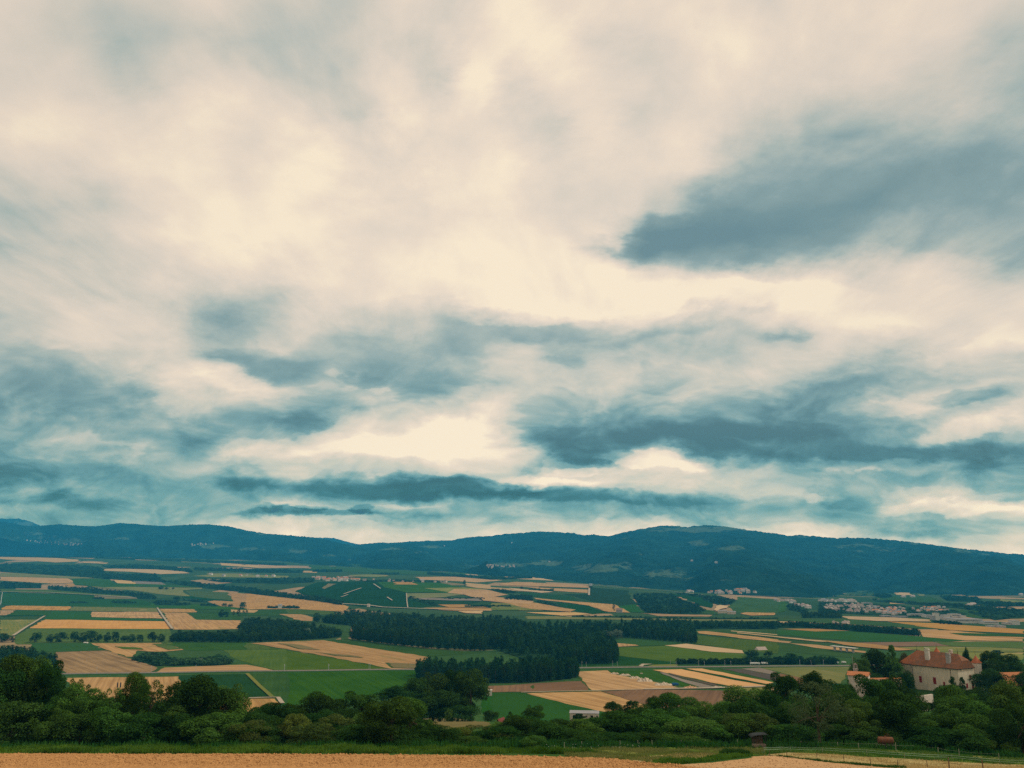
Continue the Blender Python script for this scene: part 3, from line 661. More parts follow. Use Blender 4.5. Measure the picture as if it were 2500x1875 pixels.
def tree(key, x, y, h, w, label, group=None, name=None, sink=0.):
    cr, tr, style = PROTO[key]; nm = name or NAMES[style]
    z = float(H(x, y)) - sink
    o = bpy.data.objects.new(nm, None); COL.objects.link(o); o.location = (x, y, z); o.empty_display_size = .5
    o.rotation_euler = (0, 0, random.uniform(0, 6.28)); o.scale = (w, w, h)
    tag(o, label, CATS.get(nm, 'tree'), group)
    c = link('crown', cr, o)
    if tr is not None: link('trunk', tr, o)
    return o
def near(key, t, xc, ytop, wz, d, label, group=None, **kw):
    X, Y = px(t, xc, ytop); u, dz = ray(X, Y); x = u * d; zt = CAMH + d * dz
    h = zt - float(H(x, d)); w = wz / 3.16 / F * d * 1.08
    k1, k2 = (1.12, 1.3) if d < 262 else (1.02, 1.12)
    if 'bush' in key: k1 *= 1.10
    return tree(key, x, d, max(h, 1.5) * k1, w * k2, label, group, **kw)
NT = [
 # left: the tall dark row behind the grass bank
 ('dark_round0','E',20,395,330,176,'tall dark broadleaf tree cut by the left edge of the view behind the grass bank'),
 ('mid_round0','E',150,335,300,180,'tall broadleaf tree with a flat leafy top, second from the left edge'),
 ('mid_round1','E',290,300,290,182,'highest crown of the dark tree row at the far left'),
 ('dark_round1','E',415,345,230,178,'dark broadleaf tree ending the left tree row against the pinkish stubble field'),
 ('mid_bush0','E',500,560,200,170,'mid green shrub filling the gap right of the tall left trees'),
 ('mid_sparse0','E',620,445,180,178,'thin broadleaf tree with gaps of light below the left railway bend'),
 ('mid_round2','E',620,520,260,170,'round green tree in front of the striped stubble field, left one'),
 ('mid_sparse0','E',870,515,210,172,'open crowned tree in front of the middle of the striped stubble field'),
 ('mid_round0','E',1050,455,190,176,'narrow broadleaf tree reaching up into the striped stubble field'),
 ('mid_sparse0','E',1180,450,210,173,'airy broadleaf tree with pale gaps right of the narrow one'),
 ('dark_round2','E',1560,450,420,176,'wide dark broadleaf tree in front of the dark maize field'),
 ('mid_round1','E',1740,505,300,180,'broadleaf tree leaning right beside the small tan field'),
 ('dark_bush0','E',1370,640,260,168,'dark shrub under the gap between two left trees'),
 ('dark_bush0','E',120,600,420,166,'wide dark shrub at the foot of the far left trees'),
 ('mid_bush0','E',430,690,260,162,'mid green shrub in front of the left tree row'),
 ('dark_bush0','E',640,700,330,163,'dark leafy shrub left of the open crowned tree'),
 ('mid_bush0','E',900,650,300,164,'mid green shrub under the open crowned tree'),
 ('dark_bush0','E',1130,690,330,163,'dark shrub under the airy tree'),
 ('dark_bush0','E',1420,700,330,164,'dark shrub below the wide broadleaf tree'),
 ('mid_bush0','E',1690,720,380,160,'rounded green shrub in front of the leaning tree'),
 ('olive_bush0','E',1950,770,280,160,'olive shrub by the grass bank below the small tan field'),
 ('dark_round0','E',1960,690,260,178,'dark low tree beside the small tan field'),
 ('dark_round1','E',2090,640,260,190,'dark broadleaf tree just right of the small tan field'),
 ('dark_bush0','E',2150,740,300,168,'dark shrub right of the olive shrub'),
 # centre left
 ('dark_round2','F',330,650,240,195,'dark rounded tree left of the yellowish shrub'),
 ('dark_round0','F',560,568,300,215,'dark broadleaf tree in front of the large green field'),
 ('dark_round1','F',850,558,290,220,'dark dome shaped tree right of the first one in front of the large green field'),
 ('dark_bush0','F',80,790,300,162,'dark shrub by the grass bank left of the yellowish shrubs'),
 ('yg_bush0','F',390,725,200,166,'yellowish shrub standing out of the dark hedge'),
 ('olive_bush0','F',500,800,330,160,'olive green shrub below the yellowish one'),
 ('olive_bush0','F',690,725,260,168,'olive green shrub right of the yellowish shrub'),
 ('dark_bush0','F',830,790,280,162,'dark shrub left of the big round tree'),
 ('mid_round2','F',1130,612,340,160,'big round leafy tree in the middle of the hedge'),
 ('mid_round0','F',1270,628,260,168,'right half of the big round tree pair in the middle of the hedge'),
 ('dark_bush0','F',1150,840,460,163,'dark shrub at the foot of the big round tree'),
 ('dark_bush0','F',1460,790,260,166,'dark shrub left of the yellow green scrub'),
 # tall clump on the slope behind
 ('dark_round2','F',1160,490,300,430,'dark tree at the low left end of the tall clump on the slope'),
 ('dark_round0','F',1330,420,280,440,'second rising tree of the tall clump on the slope'),
 ('mid_round1','F',1450,375,270,445,'tall tree in the middle of the clump on the slope'),
 ('dark_round1','F',1590,352,260,450,'highest tree of the clump on the slope'),
 ('mid_round2','F',1740,362,260,440,'tall tree with a clear trunk at the right end of the clump on the slope'),
 ('dark_round2','F',1500,520,340,425,'dark lower tree in front of the clump on the slope'),
 ('dark_bush0','F',1250,560,300,415,'dark undergrowth shrub at the left foot of the clump'),
 ('dark_bush0','F',1640,620,300,418,'dark undergrowth shrub at the right foot of the clump'),
 ('mid_bush0','F',1565,660,56,395,'small round bush standing alone beside the brown grass mound'),
 ('dark_bush0','F',1890,665,110,400,'small dark tree between the mound and the red brown roof'),
 ('mid_conifer0','F',2040,688,80,300,'small pointed fir beside the red brown roof'),
 # yellow green scrub and hedge in the middle
 ('yg_bush0','F',1640,815,170,185,'yellow green scrub bush, left of three behind the grass bank'),
 ('olive_bush0','F',1790,800,180,188,'olive scrub bush, middle of three behind the grass bank'),
 ('yg_bush0','F',1920,850,190,178,'yellow green scrub bush, right of three behind the grass bank'),
 ('dark_bush0','F',1740,930,220,162,'low dark bush in front of the yellow green scrub'),
 ('dark_round0','G',200,740,240,190,'dark tree left of the white house'),
 ('mid_round1','G',335,645,130,260,'round dark tree standing up left of the white house'),
 ('dark_bush0','G',60,800,260,168,'dark shrub below the red brown roof'),
 ('light_bush0','G',330,880,150,152,'young light green bush in front of the dark hedge'),
 ('dark_bush0','G',430,760,300,176,'dark shrub below the white house, left one'),
 ('mid_bush0','G',640,765,300,178,'mid green shrub right below the white house'),
 ('dark_bush0','G',850,725,300,182,'dark shrub right of the white house'),
 ('dark_round2','G',940,608,140,300,'small round dark tree in front of the tan field, left of a pair'),
 ('dark_round1','G',1080,597,130,305,'small round dark tree in front of the tan field, right of a pair'),
 ('dark_round0','G',1240,565,130,310,'darkest small tree with a broken top in front of the brown field'),
 ('mid_round0','G',1370,580,240,230,'leafy green tree right of the darkest small tree'),
 ('light_round0','G',1480,605,260,215,'brighter green broad tree in front of the brown field'),
 ('mid_round2','G',1600,640,240,205,'green tree sloping down toward the small lawn'),
 ('mid_bush0','G',1080,690,330,184,'mid green shrub under the pair of small round trees'),
 ('mid_bush0','G',1300,690,330,178,'mid green hedge shrub below the leafy tree'),
 ('light_bush0','G',1530,740,330,172,'lighter green hedge shrub below the brighter broad tree'),
 ('mid_bush0','G',1690,790,260,170,'green shrub below the small lawn'),
 ('dark_bush0','G',700,840,330,166,'dark hedge shrub in front, right of the young light bush'),
 ('dark_bush0','G',950,850,330,167,'dark hedge shrub in front, below the pair of small trees'),
 ('dark_bush0','G',1230,860,330,167,'dark hedge shrub in front, below the darkest tree'),
 ('mid_bush0','G',1500,860,330,167,'green hedge shrub in front of the paddock'),
 # right of centre
 ('light_round1','G',1980,520,360,222,'bright green broad tree left of the taller right hand group'),
 ('olive_bush0','G',1900,720,300,176,'olive brown shrub left of the shelter'),
 ('mid_bush0','G',1790,700,240,185,'mid green shrub between the lawn and the bright broad tree'),
 ('olive_round0','G',2010,690,280,172,'olive tinted tree behind the shelter'),
 ('dark_round1','H',340,420,250,235,'dark round tree below the striped meadow, left one'),
 ('dark_round2','H',600,418,250,240,'dark round tree below the striped meadow, right one'),
 ('dark_round0','H',250,560,280,200,'dark tree below the left one of the round pair'),
 ('mid_bush0','H',110,720,300,170,'dark leafy shrub beside the shelter'),
 ('grey_sparse0','H',600,500,340,158,'grey green thinly leaved tree with a pale trunk by the fence'),
 ('mid_round1','H',810,520,300,185,'mid green tree right of the thinly leaved one'),
 ('dark_bush0','H',430,780,300,165,'dark shrub left of the pale trunk'),
 ('dark_bush0','H',760,780,260,166,'dark shrub right of the pale trunk'),
 ('light_round0','H',940,640,240,170,'lighter green tree left of the large dark central tree'),
 ('dark_round1','H',1010,440,330,225,'dark tree in front of the small gatehouse wall'),
 ('dark_round2','H',1190,560,370,172,'large very dark tree behind the rusty tank trailer'),
 ('dark_round0','H',1180,450,330,240,'dark tree in front of the long garden wall'),
 ('brown_bush0','H',1140,860,62,158,'small brown dried bush above the rusty tank trailer'),
 ('mid_round0','H',1640,540,220,205,'mid green tree below the castle corner'),
 ('mid_conifer0','H',1655,425,150,330,'small fir in front of the castle wall, left one'),
 ('mid_conifer0','H',1730,428,130,325,'small fir in front of the castle corner, right one'),
 ('dark_round1','H',1640,480,300,300,'dark tree hiding the foot of the castle corner'),
 ('dark_round0','H',1830,500,260,290,'dark tree below the castle gable end'),
 ('mid_round2','H',1730,600,360,185,'broad green tree below the castle gable end'),
 ('light_round1','H',2110,500,360,180,'broad lighter green tree by the right edge below the tiled roof'),
 ('mid_round1','H',1960,580,340,178,'green tree between the two broad ones on the right'),
 ('dark_bush0','H',1480,800,360,163,'dark undergrowth shrub right of the rusty tank trailer'),
 ('dark_bush0','H',1750,820,300,160,'dark undergrowth shrub by the fence on the right'),
 ('mid_bush0','H',1690,700,330,168,'mid green shrub under the broad right hand tree'),
 ('dark_round1','H',2160,640,260,160,'dark tree with a straight trunk by the right edge'),
 ('light_bush0','H',1920,900,120,158,'light green low bush in the gap under the right hand trees'),
 ('light_bush0','H',2110,930,110,158,'light green low bush next to the straight trunk'),
 ('dark_round2','H',2250,520,260,182,'dark tree cut by the right edge of the view'),
 ('dark_bush0','H',2000,790,300,166,'dark shrub between the light low bushes'),
 ('dark_bush0','H',1010,800,300,165,'dark shrub left of the rusty tank trailer'),
 # around the castle
 ('dark_round0','H',1060,205,260,500,'dark rounded tree left of the castle'),
 ('mid_round1','H',950,260,160,490,'rounded tree between the bell turret and the castle garden'),
 ('light_conifer0','H',1185,182,170,488,'lighter green fir beside the castle'),
 ('brown_round0','H',1285,225,110,520,'dark purplish tree behind the left end of the castle'),
 ('dark_bush0','H',1300,345,120,462,'ivy covered shrub against the left wing of the castle'),
 ('dark_round2','H',1765,198,90,560,'small tree showing behind the castle roof'),
 ('dark_round1','H',1930,212,180,478,'dark tree right of the round tower'),
 ('dark_round0','H',2070,238,240,500,'wide dark tree above the tiled roof at right'),
 ('dark_bush0','H',1950,330,220,455,'dark shrub covering the foot of the round tower'),
 ('dark_round2','H',2210,370,160,440,'dark tree right of the tiled roof'),
 ('dark_bush0','H',1200,400,280,462,'dark hedge along the castle garden'),
 ('mid_bush0','H',850,445,90,440,'yellowish green rounded bush by the gatehouse'),
 ('dark_bush0','H',1060,370,220,470,'dark hedge behind the gatehouse roof'),
 ('dark_bush0','H',1700,500,300,440,'dark shrub along the terrace under the castle wall'),
 ('dark_round1','H',1080,500,240,400,'dark tree below the gatehouse roof'),
 ('dark_round0','H',1280,495,220,405,'dark tree in front of the pale terrace wall'),
 ('dark_round2','H',1585,555,120,380,'dark tree right of the pale terrace wall'),
]
for a in NT: near(*a)
FILL = [('E', 90, 640), ('E', 250, 600), ('E', 560, 640), ('E', 760, 600), ('E', 960, 600), ('E', 1260, 600), ('E', 1480, 580), ('E', 1820, 680), ('F', 180, 720), ('F', 620, 690), ('F', 760, 680), ('F', 950, 700), ('F', 1330, 740), ('F', 1380, 800), ('F', 2030, 790), ('F', 2120, 730),
        ('G', 120, 780), ('G', 520, 745), ('G', 760, 760), ('G', 1000, 700), ('G', 1180, 660), ('G', 1420, 690), ('G', 1640, 740), ('G', 1840, 640), ('H', 60, 600), ('H', 200, 650), ('H', 480, 600), ('H', 720, 640), ('H', 900, 660), ('H', 1080, 600), ('H', 1300, 690), ('H', 1460, 720), ('H', 1660, 690), ('H', 1860, 680), ('H', 2060, 650)]
for i, (t_, x_, y_) in enumerate(FILL):
    near(['dark_round0', 'mid_round1', 'dark_bush0', 'mid_round2', 'dark_round2'][i % 5], t_, x_, y_, 250, 188 + (i * 7) % 12, 'dark leafy tree filling the belt behind the front shrubs', 'filler trees of the near belt')
near('dark_round1', 'G', 668, 700, 85, 386, 'rounded dark tree covering the left half of the white house')
near('mid_bush0', 'G', 760, 738, 130, 384, 'shrub at the foot of the white house')
# ------------------------------------------------------------------ trees out on the plain, one by one
ORD = 'first second third fourth fifth sixth seventh eighth ninth tenth eleventh twelfth thirteenth fourteenth fifteenth sixteenth seventeenth eighteenth nineteenth twentieth'.split()
def plain_tree(key, t, x, ybase, ytop, w, label, group=None, name=None):
    X, Y = px(t, x, ybase); p = hit([X], [Y], 560)[0]; zt = z_at(px(t, x, ytop)[0], px(t, x, ytop)[1], p[1])
    return tree(key, p[0], p[1], max(3, zt - float(H(*p))), w / 3.16 / F * p[1] * 1.1, label, group, name)
ROW = [(20,150,72,85),(92,150,104,40),(270,150,60,86),(388,150,82,64),(462,150,60,94),(575,148,52,72),(640,148,66,70),(700,148,46,100),(762,148,76,44),(825,148,66,60),(885,148,57,70),(960,148,88,60),(1010,148,80,64),(1075,148,82,66),(1175,148,54,72),(1240,148,78,66)]
for i, (x, b, tp, w) in enumerate(ROW):
    plain_tree(f'm_round{i % 3}', 'E', x, b + 2, tp, w, f'dark round tree, {ORD[i]} from the left in the loose row across the plain', 'trees in the loose row across the plain')
for i, (k, t, x, b, tp, w, l) in enumerate([
 ('m_round0','A',1242,755,724,44,'small dark tree alone on the yellow green field beyond the river wood'),('m_round1','A',1285,757,737,30,'smaller of the dark trees on the far yellow green field'),('m_round2','A',1335,755,738,22,'smallest round tree on the far yellow green field'),
 ('m_round2','A',1730,888,855,36,'dark tree on the left of the two low clumps by the big tan field'),('m_round0','A',1775,889,864,44,'low round tree by the big tan field'),('m_round1','A',1871,907,843,56,'tall oval tree alone on the big tan field'),
 ('m_round0','A',1710,970,905,56,'dark tree left of the small straw coloured plot'),('m_round1','A',1745,968,918,44,'second dark tree by the small straw coloured plot'),('m_column0','A',1803,955,922,20,'slim dark tree by the small straw coloured plot'),('m_column0','A',1838,965,908,26,'tallest slim tree by the small straw coloured plot'),
 ('m_column0','A',1878,945,918,18,'thin pointed tree left of the plantation'),('m_column0','A',1903,942,915,18,'thin pointed tree next to the dense plantation'),('m_round2','A',1362,842,800,50,'tree standing above the low copse on the green plain'),
 ('m_round0','B',552,1010,925,66,'big dark round tree alone left of the poplar plantation'),('m_column0','B',1688,726,684,22,'lone cone shaped tree on the plateau beyond the vineyards'),('m_column0','C',945,924,872,22,'slender poplar beside the small barn'),
 ('m_round1','C',766,752,724,34,'small tree at the top corner of the dark green slope'),('m_round2','B',1270,826,800,34,'bush at the corner of the vineyard hill'),('m_round0','C',232,750,730,36,'small dark tree between the plateau fields'),
 ('m_willow0','G',900,130,58,96,'pale silvery willow at the edge of the plantation'),('m_willow0','G',975,125,50,90,'second pale silvery willow at the edge of the plantation'),('m_willow0','F',470,110,40,60,'pale greyish tree in the left plantation edge'),
 ('m_round1','H',425,320,222,110,'tall dark tree right of the white farmhouse'),('m_round0','H',110,265,205,110,'dark tree left of the white farmhouse'),('m_round2','H',240,262,210,70,'dark tree right behind the white farmhouse'),
 ('m_round0','H',560,320,265,120,'dark tree by the railway left of the road bridge'),('m_round2','H',730,320,258,80,'dark tree by the railway next to the road bridge'),('m_round1','H',2000,250,205,90,'dark tree top beyond the castle garden')]):
    plain_tree(k, t, x, b, tp, w, l, None, 'willow_tree' if 'willow' in k else None)
def edge(keys, t, pts, spacing, h, w, label, group, jit=2.5, ymin=560, name=None):
    P = [px(t, *p) for p in pts]; W = hit([p[0] for p in P], [p[1] for p in P], ymin); seg = np.hypot(*(W[1:] - W[:-1]).T); tot = seg.sum(); cs = np.concatenate([[0], np.cumsum(seg)])
    for k, s in enumerate(np.arange(spacing / 2, tot, spacing)):
        x = np.interp(s, cs, W[:, 0]) + random.uniform(-jit, jit); y = np.interp(s, cs, W[:, 1]) + random.uniform(-jit, jit)
        tree(keys[k % len(keys)], x, y, h * random.uniform(.88, 1.08), w * random.uniform(1.1, 1.5), label, group, name)
PK = ['m_poplar0', 'm_poplar1', 'm_poplar2']; RK = ['m_round0', 'm_round1', 'm_round2']
edge(PK, 'F', [(808,128),(1000,153),(1200,178),(1500,204),(1850,219)], 10, 28, 11, 'tall dark poplar in the front row of the long plantation', 'poplars of the long plantation')
edge(PK, 'G', [(645,321),(940,316)], 8, 28, 11, 'dark poplar at the near right corner of the long plantation', 'poplars at the near corner of the long plantation')
edge(PK, 'G', [(940,316),(945,270),(935,215)], 14, 27, 11, 'dark poplar on the right flank of the long plantation', 'poplars on the right flank of the long plantation')
edge(PK, 'G', [(-560,470),(-320,468),(0,467),(300,461),(600,436)], 8.5, 27, 10, 'tall poplar in the front row of the poplar block beside the railway', 'poplars of the block beside the railway')
edge(PK, 'G', [(600,436),(640,420),(640,395)], 9, 26, 10, 'poplar at the right end of the block beside the railway', 'poplars at the right end of the block beside the railway')
edge(PK, 'G', [(1000,110),(1250,132),(1490,152),(1572,160)], 9, 24, 10, 'dark poplar at the right edge of the plantation by the narrow fields', 'poplars at the right edge of the plantation')
edge(PK, 'D', [(900,1080),(1100,1092),(1290,1106),(1420,1117)], 9, 17, 9, 'evenly spaced dark tree in the long row before the far town', 'trees in the long row before the far town')
edge(RK, 'E', [(1320,150),(1900,153),(2200,142),(2630,110)], 11, 19, 13, 'round dark tree in the front row of the left wood', 'trees along the front of the left wood')
edge(RK, 'H', [(0,321),(300,322),(400,320)], 12, 9, 10, 'low dark tree beside the railway below the farmhouse', 'low trees beside the railway')
edge(PK, 'B', [(595,1012),(700,1024),(800,1034)], 14, 23, 12, 'dark poplar at the left end of the upper plantation', 'poplars at the left end of the upper plantation')
# ------------------------------------------------------------------ far woods that read as one mass
_lod = []
for q in range(4):
    r_ = np.random.default_rng(200 + q); V_, _ = leaves(clumpset('round', r_, 9), 60, .13, r_, .7); _lod.append(V_)
_lodp = []
for q in range(4):
    r_ = np.random.default_rng(220 + q); V_, _ = leaves(clumpset('poplar', r_, 14), 90, .12, r_, .6); _lodp.append(V_)
_lodn = []
for q in range(4):
    r_ = np.random.default_rng(240 + q); V_, _ = leaves(clumpset('round', r_, 14), 260, .07, r_, .7); _lodn.append(V_)
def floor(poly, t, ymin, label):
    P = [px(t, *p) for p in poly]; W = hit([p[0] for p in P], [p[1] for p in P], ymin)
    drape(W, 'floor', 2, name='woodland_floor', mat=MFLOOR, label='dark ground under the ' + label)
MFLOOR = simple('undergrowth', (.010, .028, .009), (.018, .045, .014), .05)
def wood(label, t, poly, n, h, w, kind='round', mat='wood', ymin=560, sink=.12):
    P = np.array([px(t, *p) for p in poly]); lo, hi = P.min(0), P.max(0); pts = []
    r = np.random.default_rng(abs(hash((round(P.sum(), 2), n))) % 99999)
    while len(pts) < n:
        c = r.uniform(lo, hi); ins = False; j = len(P) - 1
        for i in range(len(P)):
            if (P[i, 1] > c[1]) != (P[j, 1] > c[1]) and c[0] < (P[j, 0] - P[i, 0]) * (c[1] - P[i, 1]) / (P[j, 1] - P[i, 1] + 1e-12) + P[i, 0]: ins = not ins
            j = i
        if ins: pts.append(c)
    pts = np.array(pts); W = hit(pts[:, 0], pts[:, 1], ymin); Z = H(W[:, 0], W[:, 1]); c0 = np.array([W[:, 0].mean(), W[:, 1].mean(), Z.mean()])
    lod = {'round': _lod, 'poplar': _lodp, 'near': _lodn}[kind]; VV = []
    for i in range(n):
        L = lod[i % 4]; a = r.uniform(0, 6.28); hh = h * r.uniform(.75, 1.1); ww = w * r.uniform(.95, 1.45)
        x = (L[:, 0] * math.cos(a) - L[:, 1] * math.sin(a)) * ww; y = (L[:, 0] * math.sin(a) + L[:, 1] * math.cos(a)) * ww
        VV.append(np.stack([x + W[i, 0] - c0[0], y + W[i, 1] - c0[1], (L[:, 2] - sink) * hh + Z[i] - c0[2]], 1))
    VV = np.concatenate(VV); me = mesh_np('woodland', VV, np.arange(len(VV)).reshape(-1, 4), LM2[mat]); at = me.attributes.new('tint', 'FLOAT', 'POINT'); k_ = len(lod[0]); at.data.foreach_set('value', np.repeat(r.uniform(.55, 1.6, n), k_).astype(np.float32)[:len(VV)])
    o = link('woodland', me, None, tuple(c0))
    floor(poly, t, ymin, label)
    return tag(o, label, 'woodland', kind='stuff')
def leafmat2(name, c1, c2):
    m = leafmat(name, c1, c2, .15, .1); nt = m.node_tree
    for n_ in nt.nodes:
        if n_.type == 'MAPPING': n_.inputs['Scale'].default_value = (.03, .03, .06)
        if n_.type == 'HUE_SAT': hs = n_
    at = nt.nodes.new('ShaderNodeAttribute'); at.attribute_name = 'tint'
    for l_ in list(nt.links):
        if l_.to_socket == hs.inputs['Value']: src = l_.from_socket; nt.links.new(mth(nt, 'MULTIPLY', src, at.outputs['Fac']), hs.inputs['Value']); break
    return m
LM2 = {'wood': leafmat2('far_wood_leaves', (.010, .028, .005), (.024, .056, .010)), 'poplar': leafmat2('far_poplar_leaves', (.011, .034, .006), (.025, .062, .010)), 'mixed': leafmat2('copse_leaves', (.014, .045, .014), (.05, .10, .035))}
WOODS = [
 ('dark wood belt at the far left edge of the plain','A',[(0,560),(160,560),(250,565),(700,575),(800,600),(800,625),(950,642),(1200,642),(1280,700),(1000,690),(700,665),(300,640),(0,620)],650,15,22),
 ('dark wood beyond the long straw coloured field','A',[(790,575),(1000,565),(1300,580),(1480,605),(1490,625),(1200,600),(850,595)],200,15,22),
 ('narrow dark wood strip below the wooded hills','A',[(1500,592),(2212,607),(2212,628),(1500,607)],160,15,22),
 ('curving dark wood belt in the middle distance','A',[(1270,690),(1500,705),(1900,745),(2212,790),(2212,808),(1900,778),(1600,748),(1400,722)],260,14,17),
 ('dark trees along the foot of the far village slope','A',[(1560,680),(2212,690),(2212,707),(1700,700)],120,13,18),
 ('dark wood strip above the big tan field','B',[(0,770),(300,795),(600,826),(745,864),(745,878),(700,873),(560,850),(300,820),(0,786)],300,15,15),
 ('trees around the left end of the hilltop village','B',[(0,672),(520,668),(530,700),(300,710),(0,705)],200,12,17),
 ('dark wood strip behind the hilltop village, left one','B',[(0,607),(440,614),(440,628),(0,625)],90,14,20),
 ('dark wood strip behind the hilltop village, right one','B',[(515,608),(740,608),(745,620),(515,622)],60,14,20),
 ('dark wood around the farm at the left edge of the plain','A',[(0,705),(150,705),(320,722),(315,748),(0,748)],120,14,15),
 ('long dark wood above the green field','A',[(370,732),(700,750),(1000,782),(1190,800),(1200,832),(1050,826),(1000,808),(700,787),(370,755)],260,14,14),
 ('small copse beside the olive strip','A',[(710,822),(770,820),(810,832),(720,830)],14,9,12),
 ('low bushes on the green field','A',[(560,850),(640,850),(690,862),(520,862)],18,6,10),
 ('flat copse in the middle of the green plain','A',[(860,846),(940,846),(1060,860),(1000,866),(870,862)],32,9,12),
 ('largest copse on the green plain','A',[(1180,852),(1330,850),(1480,872),(1450,882),(1200,880)],70,12,13),
 ('thin tree line right of the largest copse','A',[(1400,838),(1560,842),(1600,856),(1500,852)],26,9,12),
 ('low bushes left of the big tan field','A',[(1540,874),(1620,866),(1680,880),(1675,888),(1550,886)],20,8,11),
 ('copse around the farm on the big tan field','B',[(165,890),(400,888),(408,905),(170,903)],50,9,11),
 ('scattered village trees on the plateau','B',[(870,690),(1200,680),(1520,695),(1500,706),(1000,700)],60,9,13),
 ('low trees at the farmland behind the hilltop village','B',[(980,632),(1180,628),(1180,640),(980,640)],30,10,18),
 ('dark hedge in the plateau fields','B',[(1870,757),(2020,762),(2090,786),(1990,780)],36,10,12),
 ('dark round copse in the plateau fields','B',[(1990,830),(2120,806),(2212,812),(2212,846),(2010,838)],60,11,12),
 ('tree line left of the dark round copse','B',[(1500,824),(1840,824),(1840,834),(1500,832)],36,8,11),
 ('tree line behind the light green field','B',[(1685,883),(2050,882),(2050,892),(1690,894)],50,8,10),
 ('bushes on the right flank of the vineyard hill','B',[(1270,810),(1400,842),(1480,866),(1490,888),(1400,872),(1300,842)],40,7,10),
 ('dark trees on the upper vineyard slope','C',[(0,752),(60,765),(140,785),(0,770)],16,10,12),
 ('dark copse with a rounded top on the plateau edge','C',[(100,832),(150,800),(290,806),(320,850),(220,848)],60,11,12),
 ('low hedge between the plateau fields','C',[(280,754),(480,758),(480,776),(300,764)],30,9,12),
 ('hedge running down toward the plain','C',[(340,846),(400,846),(540,888),(520,896),(380,862)],30,8,10),
 ('big dark wood on the hillside','C',[(1090,805),(1200,792),(1380,795),(1500,850),(1600,885),(1640,925),(1600,948),(1200,943),(1140,885)],520,13,14),
 ('dark wood running up to the small village','C',[(1630,815),(1740,808),(1890,845),(1850,872),(1760,880),(1640,842)],150,11,13),
 ('dark copse in front of the far town','D',[(500,948),(790,950),(812,978),(500,976)],110,13,12),
 ('row of small trees along the far road','C',[(620,962),(780,965),(1000,968),(1450,978),(2212,980),(2212,986),(1450,984),(1000,976),(620,970)],90,7,8),
 ('back part of the upper poplar plantation','B',[(600,1008),(770,942),(900,946),(1500,998),(1830,992),(2150,1022),(2170,1062),(1000,1062),(800,1035)],520,23,12,'near','poplar'),
 ('inner part of the long poplar plantation','F',[(812,122),(1000,146),(1200,170),(1500,196),(1880,210),(2212,200),(2212,60),(1300,40),(830,60)],420,27,11,'near','poplar'),
 ('right part of the long poplar plantation','G',[(0,200),(300,300),(640,316),(935,308),(930,240),(850,180),(980,106),(1490,146),(1570,156),(1560,110),(1300,60),(1000,30),(400,40),(0,50)],520,26,11,'near','poplar'),
 ('inner part of the poplar block beside the railway','G',[(-580,400),(0,392),(620,388),(634,418),(600,430),(300,455),(0,461),(-580,462)],230,27,10,'near','poplar'),
 ('inner part of the left wood','E',[(1330,144),(1900,147),(2540,122),(2620,104),(2500,66),(2300,26),(2080,-8),(1900,0),(1850,50),(1840,110),(1370,118)],420,19,14,'near'),
 ('dark wood on the slope at the left edge','E',[(-200,250),(250,262),(330,300),(415,335),(415,400),(-200,420)],260,21,13,'near','wood'),
 ('mixed copse between the stubble fields','E',[(1035,296),(1200,336),(1700,330),(1790,318),(1720,268),(1640,262),(1660,300),(1300,300),(1300,262),(1200,250),(1060,262)],150,9,11,'near','mixed'),
 ('dark hedge along the railway','G',[(1440,324),(2212,324),(2212,312),(1440,315)],110,9,9,'near'),
 ('trees around the white farmhouse by the railway','H',[(0,322),(780,321),(770,300),(480,300),(300,300),(0,305)],90,10,10,'near'),
 ('dark tree belt left of the long row','D',[(0,1052),(500,1052),(900,1078),(1400,1113),(1390,1098),(900,1058),(500,1034),(0,1032)],300,15,11,'near','poplar'),
 ('dark tree belt behind the plantation','C',[(1580,1062),(2212,1062),(2212,1036),(1560,1030),(1300,1010),(1100,1012),(1050,1035)],260,17,12,'near','poplar'),
 ('dark trees in front of the white factory','T',[(1230,352),(1320,350),(1540,372),(1560,386),(1320,374)],50,9,10),
 ('trees between the houses of the far town','T',[(0,130),(400,140),(800,170),(1400,210),(1600,260),(1500,290),(900,290),(500,270),(0,240)],230,8,13),
 ('dark wood at the left end of the far town','T',[(0,205),(200,225),(250,250),(240,305),(0,300)],90,10,12),
 ('wooded strip behind the far town','T',[(580,95),(700,120),(1100,140),(1500,160),(1900,200),(2212,215),(2212,250),(1800,240),(1500,200),(1000,160),(600,125)],200,11,18),
 ('dark wood patch at the mountain foot, left one','T',[(560,60),(700,45),(800,75),(700,95)],60,14,24),
 ('dark wood patch at the mountain foot, middle one','T',[(1300,70),(1700,85),(1750,130),(1400,125)],110,14,24),
 ('dark wood patch at the mountain foot, right one','T',[(1650,140),(2212,150),(2212,180),(1800,185)],110,13,20),
 ('low bushes on the valley floor at the right edge','T',[(1600,240),(2212,250),(2212,300),(1900,330),(1750,290)],60,8,14),
 ('tree line in front of the far village','C',[(1430,785),(1620,800),(1700,815),(1600,815),(1440,795)],50,9,14),
 ('trees in the far village under the mountain','C',[(1680,750),(2000,755),(2212,790),(2212,815),(1900,800),(1700,780)],110,9,16),
 ('dark trees left of the far town','D',[(380,880),(450,870),(500,900),(560,915),(520,935),(400,915)],50,9,12),
 ('dark wood at the hill foot left of the white village','A',[(240,590),(420,590),(420,600),(240,600)],20,12,18),
 ('wooded edge where the hills meet the left plain','A',[(0,498),(700,506),(1500,528),(2212,560),(2212,572),(1500,545),(700,514),(0,505)],220,15,30),
 ('wooded edge where the mountain meets the plain','B',[(1400,628),(1990,668),(2212,660),(2212,672),(1900,682),(1400,640)],160,14,26),
]
for a in WOODS: wood(*a)
